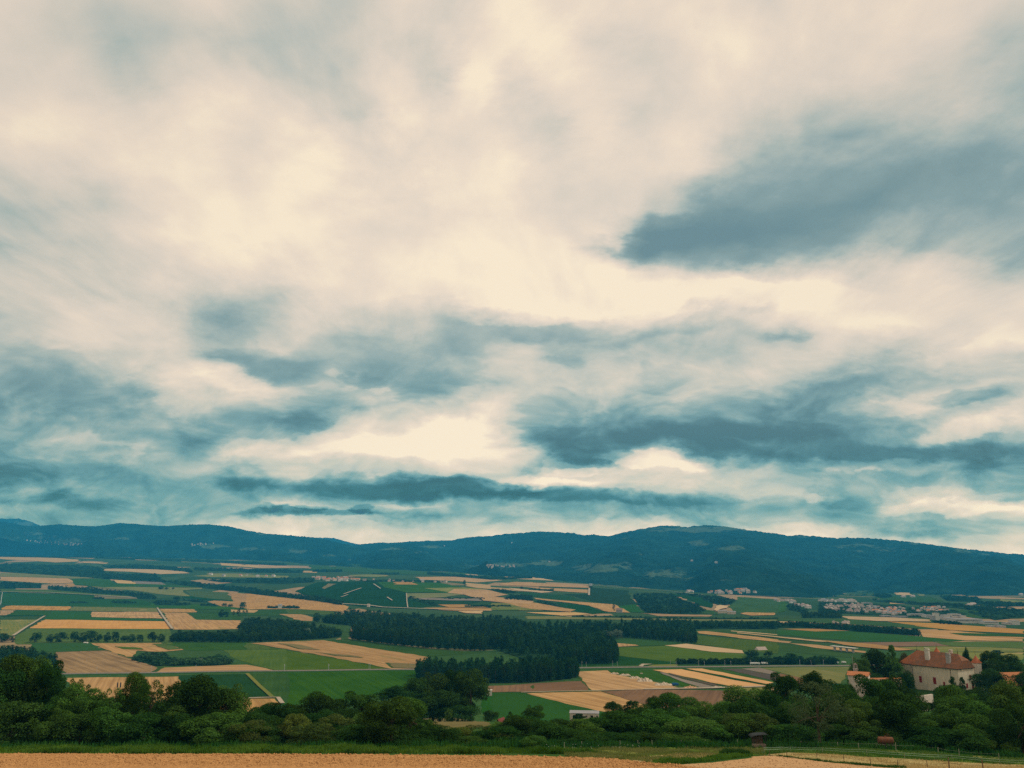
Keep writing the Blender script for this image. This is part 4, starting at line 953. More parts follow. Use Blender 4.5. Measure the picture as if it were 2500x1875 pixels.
# ------------------------------------------------------------------ buildings
def wallmat(name, c, c2, sc=.4):
    m, nt, b = newmat(name); v = tc(nt); n1 = noise(nt, v, sc, 6, .65); n2 = noise(nt, mapping(nt, v, (1.2, 1.2, .12)), 1, 5, .6)
    col = mix(nt, mr(nt, n1, .35, .68), c, c2); col = mix(nt, mr(nt, n2, .52, .72, 0, .55), col, tuple(x * .55 for x in c2)); nt.links.new(col, b.inputs['Base Color'])
    bump(nt, b, noise(nt, v, 6, 4), .4, .03); return m
def tilemat(name, c, c2, c3=None):
    m, nt, b = newmat(name); v = tc(nt); n1 = noise(nt, v, .35, 6, .7)
    wv = nt.nodes.new('ShaderNodeTexWave'); wv.wave_type = 'BANDS'; wv.bands_direction = 'Z'; wv.inputs['Scale'].default_value = 1.6; wv.inputs['Distortion'].default_value = 1.2; wv.inputs['Detail'].default_value = 2; nt.links.new(v, wv.inputs['Vector'])
    col = mix(nt, mr(nt, n1, .35, .68), c, c2); col = mix(nt, mr(nt, noise(nt, v, 3, 3), .45, .7, 0, .6), col, c3 or tuple(x * .6 for x in c2))
    col = mix(nt, mth(nt, 'MULTIPLY', wv.outputs['Fac'], .3), col, tuple(x * .5 for x in c)); nt.links.new(col, b.inputs['Base Color']); bump(nt, b, wv.outputs['Fac'], .5, .06); return m
W_CAST = wallmat('castle_plaster', (.66, .57, .42), (.44, .40, .30), .12); W_PALE = wallmat('pale_plaster', (.62, .52, .44), (.50, .42, .34)); W_WHITE = wallmat('white_plaster', (.62, .57, .48), (.52, .48, .40))
W_CREAM = wallmat('cream_plaster', (.55, .47, .36), (.46, .38, .28)); W_GREY = wallmat('grey_plaster', (.36, .34, .31), (.28, .27, .25))
def castle_tiles():
    m, nt, b = newmat('castle_tiles'); v = tc(nt); s = nt.nodes.new('ShaderNodeSeparateXYZ'); nt.links.new(v, s.inputs[0])
    n = noise(nt, v, .5, 7, .7); k = mth(nt, 'ADD', mr(nt, s.outputs[0], -33, -24, 0, .8), mr(nt, n, .3, .7, -.45, .45), clamp=True)
    wv = nt.nodes.new('ShaderNodeTexWave'); wv.bands_direction = 'Z'; wv.inputs['Scale'].default_value = 1.5; wv.inputs['Distortion'].default_value = 1.; nt.links.new(v, wv.inputs['Vector'])
    col = mix(nt, k, (.40, .135, .055), (.17, .092, .055)); col = mix(nt, mr(nt, noise(nt, v, 2.5, 4), .5, .7, 0, .5), col, (.16, .10, .06)); col = mix(nt, mth(nt, 'MULTIPLY', wv.outputs['Fac'], .3), col, (.12, .06, .04))
    nt.links.new(col, b.inputs['Base Color']); bump(nt, b, wv.outputs['Fac'], .5, .06); return m
T_CAST = castle_tiles(); T_RED = tilemat('red_tiles', (.48, .16, .07), (.36, .12, .06)); T_OR = tilemat('orange_tiles', (.55, .22, .10), (.42, .17, .08)); T_BR = tilemat('brown_tiles', (.30, .21, .17), (.22, .15, .12)); T_PK = tilemat('faded_tiles', (.42, .33, .27), (.34, .27, .22)); T_GR = tilemat('grey_roofing', (.30, .29, .28), (.22, .21, .21))
M_SHUT = simple('red_shutter_paint', (.22, .02, .015), (.16, .015, .012), 3); M_DARK = simple('dark_opening', (.02, .02, .02), (.03, .028, .025), 2); M_IRON = simple('dark_iron', (.03, .03, .03), (.05, .05, .05), 4, .5)
M_STONE = simple('pale_stone', (.50, .46, .40), (.40, .36, .30), 1.5, bmp=.03); M_STEEL = simple('galvanised_steel', (.42, .43, .43), (.34, .35, .35), 2, .45)
# castle
c0 = px('K', 1415, 460); cd = 465.0; cx0 = ray(*c0)[0] * cd; cz = z_at(c0[0], c0[1], cd) - 12.0; crz = -math.radians(58.9)
cas = bpy.data.objects.new('castle', None); COL.objects.link(cas); cas.location = (cx0, cd, cz); cas.rotation_euler = (0, 0, crz)
tag(cas, 'old castle with grey plaster walls, red shutters and a big hipped tile roof', 'castle')
b = MB(); b.box(-27, 0, 0, 15.6, -5, 12).box(-36, -27, 1.5, 15.6, -5, 12)
zr = lambda y: 12 + 7.5 * (1 - abs(y - 7.8) / 8.4)
b.add([(-.5, 0, 12), (0, 0, 12), (-.5, 15.6, 12), (0, 15.6, 12), (0, 4.4, 15.9), (0, 11.2, 15.9), (-.5, 4.4, 15.9), (-.5, 11.2, 15.9)], [(1, 3, 5, 4), (0, 6, 7, 2), (4, 5, 7, 6), (0, 1, 4, 6), (2, 7, 5, 3)])
b.build('wall', W_CAST, cas)
E_, R_, Zh = 12.0, 19.5, 16.2
b = MB(); V = [(-36.7, .9, E_), (-27, -.7, E_), (.5, -.7, E_), (.5, 4.1, Zh), (-3.5, 7.8, R_), (-28.0, 7.8, R_), (-36.7, 16.3, E_), (.5, 16.3, E_), (.5, 11.5, Zh), (-27, .9, E_)]
b.add(V, [(1, 2, 3, 4, 5), (0, 9, 5), (9, 1, 5), (6, 5, 4, 8, 7), (0, 5, 6), (3, 8, 4), (0, 6, 7, 2, 1, 9), (2, 7, 8, 3)])
rf = b.build('roof', T_CAST, cas)
b = MB(); b.box(-36.75, .55, -.78, -.68, 11.72, 12.02); b.box(.52, .62, -.7, 16.3, 11.75, 12.0); b.build('gutter', M_IRON, cas)
for x, y, z0, z1, w, mt in ((-19, 3.4, 14.2, 20.6, 1.25, W_WHITE), (-6.2, 2.6, 13.6, 18.9, 1.15, W_GREY), (-9, 10.5, 16, 20.2, .8, W_PALE)):
    b = MB(); b.box(x - w, x + w, y - .7, y + .7, z0 - 1.5, z1); b.box(x - w - .18, x + w + .18, y - .85, y + .85, z1, z1 + .3)
    b.box(x - w, x - w + .25, y - .6, y + .6, z1 + .3, z1 + .9).box(x + w - .25, x + w, y - .6, y + .6, z1 + .3, z1 + .9).box(x - w - .1, x + w + .1, y - .7, y + .7, z1 + .9, z1 + 1.05); b.build('chimney', mt, rf)
for x in (-28.0, -3.5):
    MB().tube([(x, 7.8, 19.3), (x, 7.8, 20.4), (x, 7.8, 22.8)], [.22, .12, .04], 6).build('finial', M_IRON, rf)
def shut(x0, x1, z0, z1, side='front', y=0):
    b = MB(); f = MB()
    if side == 'front': b.box(x0, x1, -.09, -.03, z0, z1); f.box(x0 - .22, x1 + .22, -.03, .0 - .002, z0 - .25, z1 + .22)
    else: b.box(.03, .09, x0, x1, z0, z1); f.box(.002, .03, x0 - .2, x1 + .2, z0 - .22, z1 + .2)
    fr = f.build('window', W_PALE, cas); b.build('shutter', M_SHUT, fr)
shut(-23.6, -22.0, 2.6, 6.0); shut(-15.1, -13.4, 2.6, 6.2); shut(-9.3, -8.3, 2.2, 4.4)
shut(10.6, 12.2, 6.0, 8.3, 'side'); shut(6.4, 8.0, 1.6, 4.0, 'side'); shut(12.0, 13.5, .8, 3.9, 'side')
MB().tube([(-27.1, -.12, -4), (-27.1, -.12, 12)], .12, 6).build('drainpipe', M_IRON, cas); MB().tube([(-4.3, -.12, -4), (-4.3, -.12, 12)], .1, 6).build('drainpipe', M_IRON, cas)
def round_tower(parent, x, y, r, z0, z1, zt, mat, roof):
    n = 28; ring = lambda rr, z: [(x + rr * math.cos(2 * math.pi * k / n), y + rr * math.sin(2 * math.pi * k / n), z) for k in range(n)]
    b = MB(); b.add(ring(r, z0) + ring(r, z1), [(k, (k + 1) % n, n + (k + 1) % n, n + k) for k in range(n)]); b.build('tower', mat, parent, smooth=True)
    b = MB(); b.add(ring(r + .4, z1 - .15) + ring(r * .5, z1 + (zt - z1) * .52) + [(x, y, zt)], [(k, (k + 1) % n, n + (k + 1) % n, n + k) for k in range(n)] + [(n + k, n + (k + 1) % n, 2 * n) for k in range(n)] + [tuple(range(n))[::-1]])
    q = b.build('tower_roof', roof, parent); MB().tube([(x, y, zt - .3), (x, y, zt + 2.1)], [.1, .03], 5).build('finial', M_IRON, q)
def to_local(wx_, wy_):
    dxx, dyy = wx_ - cx0, wy_ - cd; c, s_ = math.cos(-crz), math.sin(-crz); return dxx * c - dyy * s_, dxx * s_ + dyy * c
tx = ray(*px('K', 1642, 400))[0] * 478; lx, ly = to_local(tx, 478)
round_tower(cas, lx, ly, 2.45, -6, z_at(*px('K', 1642, 380), 478) - cz, z_at(*px('K', 1642, 292), 478) - cz, W_WHITE, T_RED)
MB().box(lx - 2.6, lx - 2.40, ly - .25, ly + .25, 4.6, 5.4).build('window', M_DARK, cas)
tx = ray(*px('K', 1166, 250))[0] * 492; l2, m2 = to_local(tx, 492)
round_tower(cas, l2, m2, 1.75, 4, z_at(*px('K', 1166, 262), 492) - cz, z_at(*px('K', 1166, 190), 492) - cz, W_CREAM, T_RED)
# generic gabled or hipped house
_HM = {}
def house_mesh(w, d, h, rh, hip, mw, mt):
    k = (w, d, h, rh, hip, mw.name, mt.name)
    if k in _HM: return _HM[k]
    b = MB(); b.box(-w / 2, w / 2, -d / 2, d / 2, -4, h)
    if not hip: b.add([(-w / 2, -d / 2, h), (-w / 2, d / 2, h), (-w / 2, 0, h + rh * .96), (w / 2, -d / 2, h), (w / 2, d / 2, h), (w / 2, 0, h + rh * .96)], [(0, 2, 1), (3, 4, 5), (0, 3, 5, 2), (1, 2, 5, 4)])
    me = bpy.data.meshes.new('wall'); me.from_pydata(b.v, [], b.f); me.update(); me.materials.append(mw)
    o = .5; dz = rh * o / (d / 2); r = MB(); i = w / 2 - min(d / 2, w * .32) if hip else w / 2 + o
    V = [(-w / 2 - o, -d / 2 - o, h - dz), (w / 2 + o, -d / 2 - o, h - dz), (i, 0, h + rh), (-i, 0, h + rh), (-w / 2 - o, d / 2 + o, h - dz), (w / 2 + o, d / 2 + o, h - dz)]
    V += [(x, y, z + .22) for x, y, z in V]
    r.add(V, [(6, 7, 8, 9), (9, 8, 11, 10), (0, 3, 2, 1), (3, 4, 5, 2), (0, 1, 7, 6), (4, 10, 11, 5), (1, 2, 8, 7), (2, 5, 11, 8), (0, 6, 9, 3), (3, 9, 10, 4)] + ([(6, 9, 10), (7, 11, 8)] if hip else []))
    m2_ = bpy.data.meshes.new('roof'); m2_.from_pydata(r.v, [], r.f); m2_.update(); m2_.materials.append(mt)
    _HM[k] = (me, m2_); return _HM[k]
def house(name, label, x, y, z, w, d, h, rh, rz, mw, mt, hip=False, group=None, cat='house'):
    a, c = house_mesh(w, d, h, rh, hip, mw, mt); o = bpy.data.objects.new(name, None); COL.objects.link(o); o.location = (x, y, z); o.rotation_euler = (0, 0, rz); tag(o, label, cat, group)
    link('wall', a, o); link('roof', c, o); return o
def house_px(name, label, t, xp, yp, D, w, d, h, rh, rz, mw, mt, hip=False, cat='house'):
    """yp: photo height of the roof ridge"""
    X, Y = px(t, xp, yp); return house(name, label, ray(X, Y)[0] * D, D, z_at(X, Y, D) - h - rh - .2, w, d, h, rh, rz, mw, mt, hip, None, cat)
gh = house_px('gatehouse', 'small pale gatehouse with an orange tiled roof left of the castle', 'K', 225, 488, 446, 10, 6, 5.0, 1.5, R(-32), W_PALE, T_OR, False, 'gatehouse')
MB().box(-1.6, -1.1, -3.06, -3.0, 2.4, 3.6).build('window', M_DARK, gh); MB().box(2.6, 3.2, -3.06, -3.0, 2.6, 3.5).build('window', M_DARK, gh)
X, Y = px('K', 183, 385); xx = ray(X, Y)[0] * 452; zz_ = z_at(X, Y, 452)
bt = bpy.data.objects.new('bell_turret', None); COL.objects.link(bt); bt.location = (xx, 452, zz_ - 11); tag(bt, 'slim grey stone turret standing behind the gatehouse roof', 'turret')
MB().box(-.8, .8, -.8, .8, -3, 7.6).box(-1.1, 1.1, -1.1, 1.1, 7.6, 8).build('shaft', W_GREY, bt); MB().add([(-.9, -.9, 10.2), (.9, -.9, 10.2), (.9, .9, 10.2), (-.9, .9, 10.2), (0, 0, 11)], [(0, 1, 4), (1, 2, 4), (2, 3, 4), (3, 0, 4), (3, 2, 1, 0)]).build('cap', T_BR, bt)
b = MB()
for sx_, sy_ in ((-.7, -.7), (.7, -.7), (.7, .7), (-.7, .7)): b.box(sx_ - .14, sx_ + .14, sy_ - .14, sy_ + .14, 8, 10.2)
b.build('bell_frame', W_GREY, bt)
X, Y = px('K', 150, 300); xx = ray(X, Y)[0] * 448; zt = z_at(X, Y, 448); o = MB().tube([(0, 0, -4), (0, 0, zt - 66)], [.14, .07], 6).build('flagpole', M_STEEL, None, (xx, 448, 66)); tag(o, 'tall pale pole standing beside the gatehouse', 'pole')
def wallrun(name, label, pts, z1, h, th, mat, cap=None, cat='wall'):
    """pts world xy; top at z1"""
    o = bpy.data.objects.new(name, None); COL.objects.link(o); o.location = (pts[0][0], pts[0][1], z1 - h); tag(o, label, cat); b = MB(); c = MB()
    for (xa, ya), (xb, yb) in zip(pts, pts[1:]):
        d = Vector((xb - xa, yb - ya)); n = Vector((-d.y, d.x)).normalized() * th / 2; q = [(xa - pts[0][0], ya - pts[0][1]), (xb - pts[0][0], yb - pts[0][1])]
        V = [(q[i][0] + s_ * n.x, q[i][1] + s_ * n.y, z) for z in (0, h) for i, s_ in ((0, -1), (1, -1), (1, 1), (0, 1))]
        b.add(V, [(0, 3, 2, 1), (4, 5, 6, 7), (0, 1, 5, 4), (1, 2, 6, 5), (2, 3, 7, 6), (3, 0, 4, 7)])
        if cap:
            V = [(q[i][0] + s_ * n.x * 1.9, q[i][1] + s_ * n.y * 1.9, h + .01) for i, s_ in ((0, -1), (1, -1), (1, 1), (0, 1))] + [(q[0][0], q[0][1], h + .7), (q[1][0], q[1][1], h + .7)]
            c.add(V, [(0, 1, 5, 4), (2, 3, 4, 5), (0, 4, 3), (1, 2, 5), (3, 2, 1, 0)])
    b.build('masonry', mat, o)
    if cap: c.build('coping', cap, o)
    return o
def wp(t, x, y, D): X, Y = px(t, x, y); return (ray(X, Y)[0] * D, D), z_at(X, Y, D)
p1, zt1 = wp('K', 350, 535, 448); p2, _ = wp('K', 740, 592, 450); wallrun('garden_wall', 'pale garden wall with an orange tiled coping between the gatehouse and the castle', [p1, p2], zt1 - 2.0, 4, .6, W_PALE, T_OR)
p1, zt1 = wp('K', 190, 760, 415); p2, _ = wp('K', 960, 790, 408); p3, _ = wp('K', 1112, 788, 414); wallrun('terrace_wall', 'pale terrace wall showing through the trees below the castle', [p1, p2, p3], z_at(*px('K', 1000, 782), 408), 7, .8, W_PALE)
house_px('farm_building', 'long building with a faded orange roof at the right edge behind the trees', 'K', 2070, 496, 455, 15, 10, 4, 5.5, R(12), W_CREAM, T_OR, False, 'building')
# white modern house, small roofs on the slope
X, Y = px('G', 715, 698); D = 395; o = bpy.data.objects.new('modern_house', None); COL.objects.link(o); zr_ = z_at(X, Y, D); o.location = (ray(X, Y)[0] * D, D, zr_ - 4.4); o.rotation_euler = (0, 0, R(-6)); tag(o, 'low white flat roofed house behind the hedge in the middle', 'house')
MB().box(-6.8, 6.8, 0, 8, -4, 4.2).build('wall', W_PALE, o); MB().box(-7.0, 7.0, -.2, 8.2, 4.2, 4.34).build('roof', T_GR, o)
for xa, xb, za, zb in ((2.9, 4.1, 1.9, 3.4), (5.7, 6.3, .6, 3.4), (-2.2, -.8, 1.8, 3.2), (-5.4, -4.2, 1.8, 3.2), (.6, 1.2, 2.6, 3.3)): MB().box(xa, xb, -.05, -.005, za, zb).build('window', M_DARK, o)
house_px('shed', 'small shed with a steep red brown roof behind the hedge', 'G', 72, 736, 330, 4.6, 4.2, 1.8, 3.2, R(65), W_CREAM, tilemat('rust_tiles', (.20, .06, .05), (.15, .05, .04)), False, 'shed')
house_px('cottage', 'tiny cottage roof showing between the dark trees in the middle', 'G', 1232, 680, 300, 5, 4, 2, 1.2, R(5), W_WHITE, T_GR)
# farm by the railway, other single buildings on the plain
fh = house_px('farmhouse', 'white farmhouse with a wide pale roof beside the railway', 'H', 180, 186, 1500, 19, 13, 8, 5, R(20), W_WHITE, T_PK)
for k in range(4): MB().box(-7 + k * 4, -5.6 + k * 4, -6.56, -6.5, 3.4, 5.6).build('window', M_DARK, fh)
house_px('farm_building', 'low white outbuilding right of the white farmhouse', 'H', 275, 236, 1480, 16, 9, 3.5, 2, R(-5), W_WHITE, T_GR, False, 'outbuilding')
house_px('farm_building', 'small brown roofed outbuilding left of the white farmhouse', 'H', 150, 200, 1530, 12, 9, 4, 3.5, R(60), W_CREAM, T_BR, False, 'outbuilding')
house_px('barn', 'brown roofed barn beside the slender poplar on the plain', 'C', 985, 899, 2450, 18, 11, 4, 5, R(-12), W_GREY, T_BR, False, 'barn')
house_px('shed', 'small white shed at the corner of the bright green crop field', 'E', 664, 150, 1640, 7, 5, 2.6, .6, 0, W_WHITE, W_WHITE, False, 'shed')
house_px('shed', 'tiny pale hut among the bushes of the mixed copse', 'E', 1547, 270, 1330, 5, 4, 3, 1.2, 0, W_WHITE, T_GR, False, 'shed')
house_px('shed', 'small white hut beside the tall clump at the field corner', 'F', 1878, 516, 950, 6, 4, 3.5, .4, 0, W_WHITE, W_WHITE, False, 'shed')
house_px('house', 'pale cottage hidden in the copse on the big tan field', 'B', 265, 868, 2950, 14, 10, 6, 4, R(15), W_WHITE, T_GR)
house_px('house', 'single small white house at the foot of the vineyard hill', 'B', 948, 866, 2900, 9, 7, 4, 2.5, 0, W_WHITE, T_PK)
# cutting and sheds below the small wood on the right hill
for i, (x, y, l) in enumerate([(1780, 915, 'long low grey roof beside the pale cutting on the hillside, left one'), (1850, 922, 'long low grey roof beside the pale cutting on the hillside, right one')]):
    house_px('farm_building', l, 'C', x, y, 2500, 26, 9, 3, 2, R(-8), W_CREAM, T_GR, False, 'building')
field('pale', 'C', [(1735, 930), (1730, 900), (1760, 882), (1830, 890), (1825, 905), (1780, 910)], 6, ymin=900)
# road bridge by the railway at right
pa, za = wp('H', 735, 262, 1490); pb, _ = wp('H', 925, 280, 1440); br = bpy.data.objects.new('road_bridge', None); COL.objects.link(br); br.location = (pa[0], pa[1], 0); tag(br, 'long pale road bridge crossing the railway left of the castle trees', 'bridge')
dv = Vector((pb[0] - pa[0], pb[1] - pa[1], 0)); nn_ = Vector((-dv.y, dv.x, 0)).normalized(); b = MB(); hh = 8.5
V = [tuple(q + nn_ * s_ * 5 + Vector((0, 0, z))) for z in (hh - 1, hh) for q, s_ in ((Vector(), -1), (dv, -1), (dv, 1), (Vector(), 1))]; b.add(V, [(0, 3, 2, 1), (4, 5, 6, 7), (0, 1, 5, 4), (1, 2, 6, 5), (2, 3, 7, 6), (3, 0, 4, 7)]); b.build('deck', M_STONE, br)
for k in range(4):
    q = dv * (.12 + .25 * k); MB().box(q.x - .7, q.x + .7, q.y - 4, q.y + 4, -1, hh - 1).build('pier', M_STONE, br)
# vehicles
M_WHITE = simple('white_paint', (.75, .74, .70), (.7, .68, .64), 3, .4); M_BLUE = simple('blue_paint', (.03, .12, .32), (.03, .10, .26), 3, .4); M_TYRE = simple('tyre_rubber', (.02, .02, .02), (.03, .03, .03), 5); M_GLASS = simple('window_glass', (.03, .04, .05), (.02, .03, .04), 5, .15)
def truck(label, x, y, rz, cab, box_, L_=7.5):
    o = bpy.data.objects.new('truck', None); COL.objects.link(o); o.location = (x, y, float(H(x, y)) + .5); o.rotation_euler = (0, 0, rz); tag(o, label, 'truck')
    c = MB().add([(0, -1.2, .8), (2, -1.2, .8), (2, 1.2, .8), (0, 1.2, .8), (0, -1.2, 2.9), (1.5, -1.2, 2.9), (1.5, 1.2, 2.9), (0, 1.2, 2.9), (2, -1.2, 1.9), (2, 1.2, 1.9)], [(0, 3, 2, 1), (0, 1, 8, 5, 4), (3, 7, 6, 9, 2), (1, 2, 9, 8), (8, 9, 6, 5), (4, 5, 6, 7), (0, 4, 7, 3)]).build('cab', cab, o)
    MB().add([(1.99, -1.0, 2.0), (1.99, 1.0, 2.0), (1.56, 1.0, 2.85), (1.56, -1.0, 2.85)], [(0, 1, 2, 3)]).build('windscreen', M_GLASS, c)
    MB().box(-L_ + .2, -.15, -1.25, 1.25, 1.1, 3.2).build('cargo_box', box_, o); MB().box(-L_, 1.6, -.5, .5, .7, 1.05).build('chassis', M_IRON, o)
    for wx_ in (.9, -L_ + 1.2, -L_ + 2.4):
        for s_ in (-1, 1): MB().tube([(wx_, s_ * 1.25, .5), (wx_, s_ * .95, .5)], .5, 12).build('wheel', M_TYRE, o)
for l, t, x, y, rz, a_, b_, L_ in [('blue truck parked at the end of the earth heaps','G',1430,490,R(10),M_BLUE,M_BLUE,6), ('long white truck on the road by the railway, left of two','H',165,327,R(3),M_WHITE,M_WHITE,13), ('white truck on the road by the railway, right of two','H',225,325,R(3),M_WHITE,M_WHITE,8),
                                   ('white van by the road bridge, left one','H',770,320,R(4),M_WHITE,M_WHITE,5),('white van by the road bridge, right one','H',830,318,R(4),M_WHITE,M_WHITE,5)]:
    p = hit([px(t, x, y)[0]], [px(t, x, y)[1]], 560)[0]; truck(l, p[0], p[1], rz, a_, b_, L_)
# spoil heaps
M_HEAP = simple('heaped_earth', (.52, .42, .30), (.36, .28, .19), .5, bmp=.2); M_HEAP2 = simple('orange_earth', (.50, .27, .13), (.42, .24, .13), .5, bmp=.2)
def heap(label, t, x0, x1, ytop, ybase, mat, seed, cat='heap'):
    X0, Yb = px(t, x0, ybase); X1, _ = px(t, x1, ybase); a_, c_ = hit([X0, X1], [Yb, Yb], 560); D = (a_[1] + c_[1]) / 2; L_ = abs(c_[0] - a_[0]); h = max(1.2, z_at(X0, px(t, x0, ytop)[1], D) - z_at(X0, Yb, D)) * .75
    n, m_ = 48, 16; r = np.random.default_rng(seed); u = np.linspace(0, 1, n); v = np.linspace(-1, 1, m_); U, V_ = np.meshgrid(u, v, indexing='ij'); prof = np.clip(np.sin(U * math.pi), 0, 1) ** .5 * np.clip(1 - V_ ** 2, 0, 1) ** .9
    lump = .75 + .3 * np.sin(U * 23 + seed) * np.sin(U * 9 + 2 * V_) + r.normal(0, .07, U.shape); zz2 = h * prof * lump - .4; xx2 = (U - .5) * L_; yy2 = V_ * max(2.5, h * 1.6) + r.normal(0, .25, U.shape)
    idx = np.arange(n * m_).reshape(n, m_); FQ = np.stack([idx[:-1, :-1].ravel(), idx[1:, :-1].ravel(), idx[1:, 1:].ravel(), idx[:-1, 1:].ravel()], 1)
    cx_ = (a_[0] + c_[0]) / 2; o = link('earth_heap', mesh_np('earth_heap', np.stack([xx2.ravel(), yy2.ravel(), zz2.ravel()], 1), FQ, mat, True), None, (cx_, D, float(H(cx_, D)) + .3)); tag(o, label, cat)
for a in [('first pale earth heap at the left end of the field track row','G',915,985,376,396,M_HEAP,1),('second pale earth heap, dark and lumpy','G',980,1075,386,408,M_HEAP,2),('third long pale earth heap','G',1060,1150,403,430,M_HEAP,3),('highest pale earth heap in the middle of the row','G',1120,1240,410,452,M_HEAP,4),
          ('flat pale earth heap left of the blue truck','G',1255,1395,448,483,M_HEAP,5),('orange earth heap right of the blue truck','G',1480,1590,477,507,M_HEAP2,6),('small single earth heap on the green waste ground','G',1145,1168,382,394,M_HEAP,7),('low rubble heap at the near end of the dark soil strip','G',1690,1790,483,500,M_HEAP,8)]: heap(*a)
# catenary masts
mast_me = None
def mast(x, side, label):
    global mast_me
    y = float(np.interp(x, RL[:, 0], RL[:, 1])) + side * 5.2; o = bpy.data.objects.new('catenary_mast', None); COL.objects.link(o); o.location = (x, y, float(H(x, y))); o.rotation_euler = (0, 0, 0 if side < 0 else math.pi)
    tag(o, label, 'mast', 'masts along the railway')
    if mast_me is None:
        a_ = MB().tube([(0, 0, -1), (0, 0, 9.5)], [.22, .16], 6).build('post', M_STEEL, o); b_ = MB().tube([(0, 0, 8.6), (0, 3.4, 8.2)], .08, 5).tube([(0, 0, 7.2), (0, 3.4, 8.1)], .06, 5).build('bracket', M_STEEL, o); mast_me = (a_.data, b_.data)
    else: link('post', mast_me[0], o); link('bracket', mast_me[1], o)
MS = [('E',705,401,1),('E',1155,390,1),('E',1495,385,1),('F',290,375,1),('F',304,375,-1),('F',630,372,1),('F',640,374,-1),('F',938,371,1),('F',955,372,-1),('G',700,352,1),('G',728,352,-1),('G',940,350,1),('G',970,350,-1),('G',1388,346,1),('G',1422,346,-1),('G',1605,345,1),('G',1638,345,-1),('G',1808,343,1),('G',1842,343,-1),('G',2010,342,1),('H',490,337,1),('H',560,337,-1),('H',672,336,1)]
for i, (t, x, y, s_) in enumerate(MS):
    X, Y = px(t, x, y); p = hit([X], [Y], 700)[0]; mast(p[0], s_, f'{(ORD + ["twenty first", "twenty second", "twenty third"])[i]} catenary mast from the left along the railway')
# ------------------------------------------------------------------ town and villages
from mathutils.bvhtree import BVHTree
_bv = []
for o in list(SC.objects):
    if o.name.split('.')[0] in ('forested_mountain', 'wooded_hills'): _bv.append(BVHTree.FromPolygons([v.co for v in o.data.vertices], [p.vertices for p in o.data.polygons]))
def hit_any(X, Y, ymin=900):
    p = hit([X], [Y], ymin)[0]; best = (p[0], p[1], float(H(*p))); dx, dz = ray(X, Y); d = Vector((dx, 1, dz)).normalized()
    for b_ in _bv:
        r_ = b_.ray_cast(Vector((0, 0, CAMH)), d)
        if r_[0] is not None and r_[0].y < best[1]: best = tuple(r_[0])
    return best
WM = [W_WHITE, W_PALE, W_CREAM, W_WHITE]; RM = [T_PK, T_BR, T_PK, T_GR, T_OR]
SIZES = [(11, 9, 5.5, 3), (14, 10, 6, 3.5), (10, 8, 5, 3), (18, 11, 8, 3)]
def village(t, poly, n, label, group, roofs=RM, walls=WM, scale=.85, seed=1, mind=5):
    P = np.array([px(t, *p) for p in poly]); lo, hi = P.min(0), P.max(0); r = np.random.default_rng(seed); got = []
    tries = 0
    while len(got) < n and tries < n * 60:
        tries += 1; c = r.uniform(lo, hi); ins = False; j = len(P) - 1
        for i in range(len(P)):
            if (P[i, 1] > c[1]) != (P[j, 1] > c[1]) and c[0] < (P[j, 0] - P[i, 0]) * (c[1] - P[i, 1]) / (P[j, 1] - P[i, 1] + 1e-12) + P[i, 0]: ins = not ins
            j = i
        if not ins or any(abs(c[0] - g_[0]) < mind and abs(c[1] - g_[1]) < mind * .35 for g_ in got): continue
        got.append(c)
    for c in got:
        x, y, z = hit_any(*c); w, d, h, rh = SIZES[r.integers(4)]
        o = house('house', label, x, y, z, w, d, h, rh, r.uniform(-.7, .7) + (math.pi / 2 if r.random() < .3 else 0), walls[r.integers(len(walls))], roofs[r.integers(len(roofs))], r.random() < .3, group)
        o.scale = (scale,) * 3
village('T', [(30,165),(480,150),(500,250),(420,250),(200,235),(60,215)], 62, 'old house with a faded tiled roof in the dense left part of the town', 'houses of the old town', [T_PK, T_BR, T_PK], [W_PALE, W_CREAM, W_WHITE], .85, 1, 3)
village('T', [(490,195),(640,190),(900,195),(960,240),(860,285),(640,270),(500,255)], 62, 'pale house with a faded roof in the middle of the far town', 'houses of the middle of the town', RM, WM, .85, 2, 3.5)
village('T', [(980,190),(1390,190),(1400,235),(1180,250),(1000,250)], 26, 'small house among trees in the upper right of the far town', 'houses in the upper right of the town', RM, WM, .85, 3)
village('T', [(0,118),(400,124),(400,136),(0,130)], 18, 'white house in the long row along the upper edge of the far town', 'upper row of the town', [T_GR, T_PK], [W_WHITE], 1.25, 4, 4)
village('D', [(450,868),(480,866),(560,895),(560,908),(450,885)], 9, 'white house in the small group on the slope left of the far town', 'white houses left of the town', [T_PK, T_BR], [W_WHITE], 1.1, 5, 3)
village('D', [(290,835),(440,850),(440,868),(300,850)], 8, 'small house at the left end of the far town road', 'houses along the town road', RM, WM, 1, 6)
village('C', [(1500,765),(1640,775),(1990,755),(2050,790),(1800,795),(1700,790),(1500,785)], 28, 'pale house in the far village at the foot of the mountain', 'houses of the village at the mountain foot', RM, WM, 1.2, 7, 4)
village('B', [(515,665),(600,670),(760,672),(880,685),(870,698),(600,692),(520,675)], 30, 'house with a terracotta roof in the hilltop village', 'houses of the hilltop village', [T_OR, T_PK, T_RED], [W_WHITE, W_CREAM], 1.35, 8, 4)
village('B', [(900,680),(1550,690),(1550,706),(1250,705),(900,695)], 12, 'scattered house at the right end of the hilltop village', 'scattered houses by the hilltop village', [T_PK, T_BR], [W_WHITE, W_CREAM], 1.2, 9, 8)
village('A', [(200,378),(400,385),(640,402),(600,418),(480,415),(300,400)], 30, 'tiny pale house in the village on the wooded hill at far left', 'houses of the far left hill village', [T_PK, T_GR], [W_CREAM, W_PALE], 1.2, 10, 5)
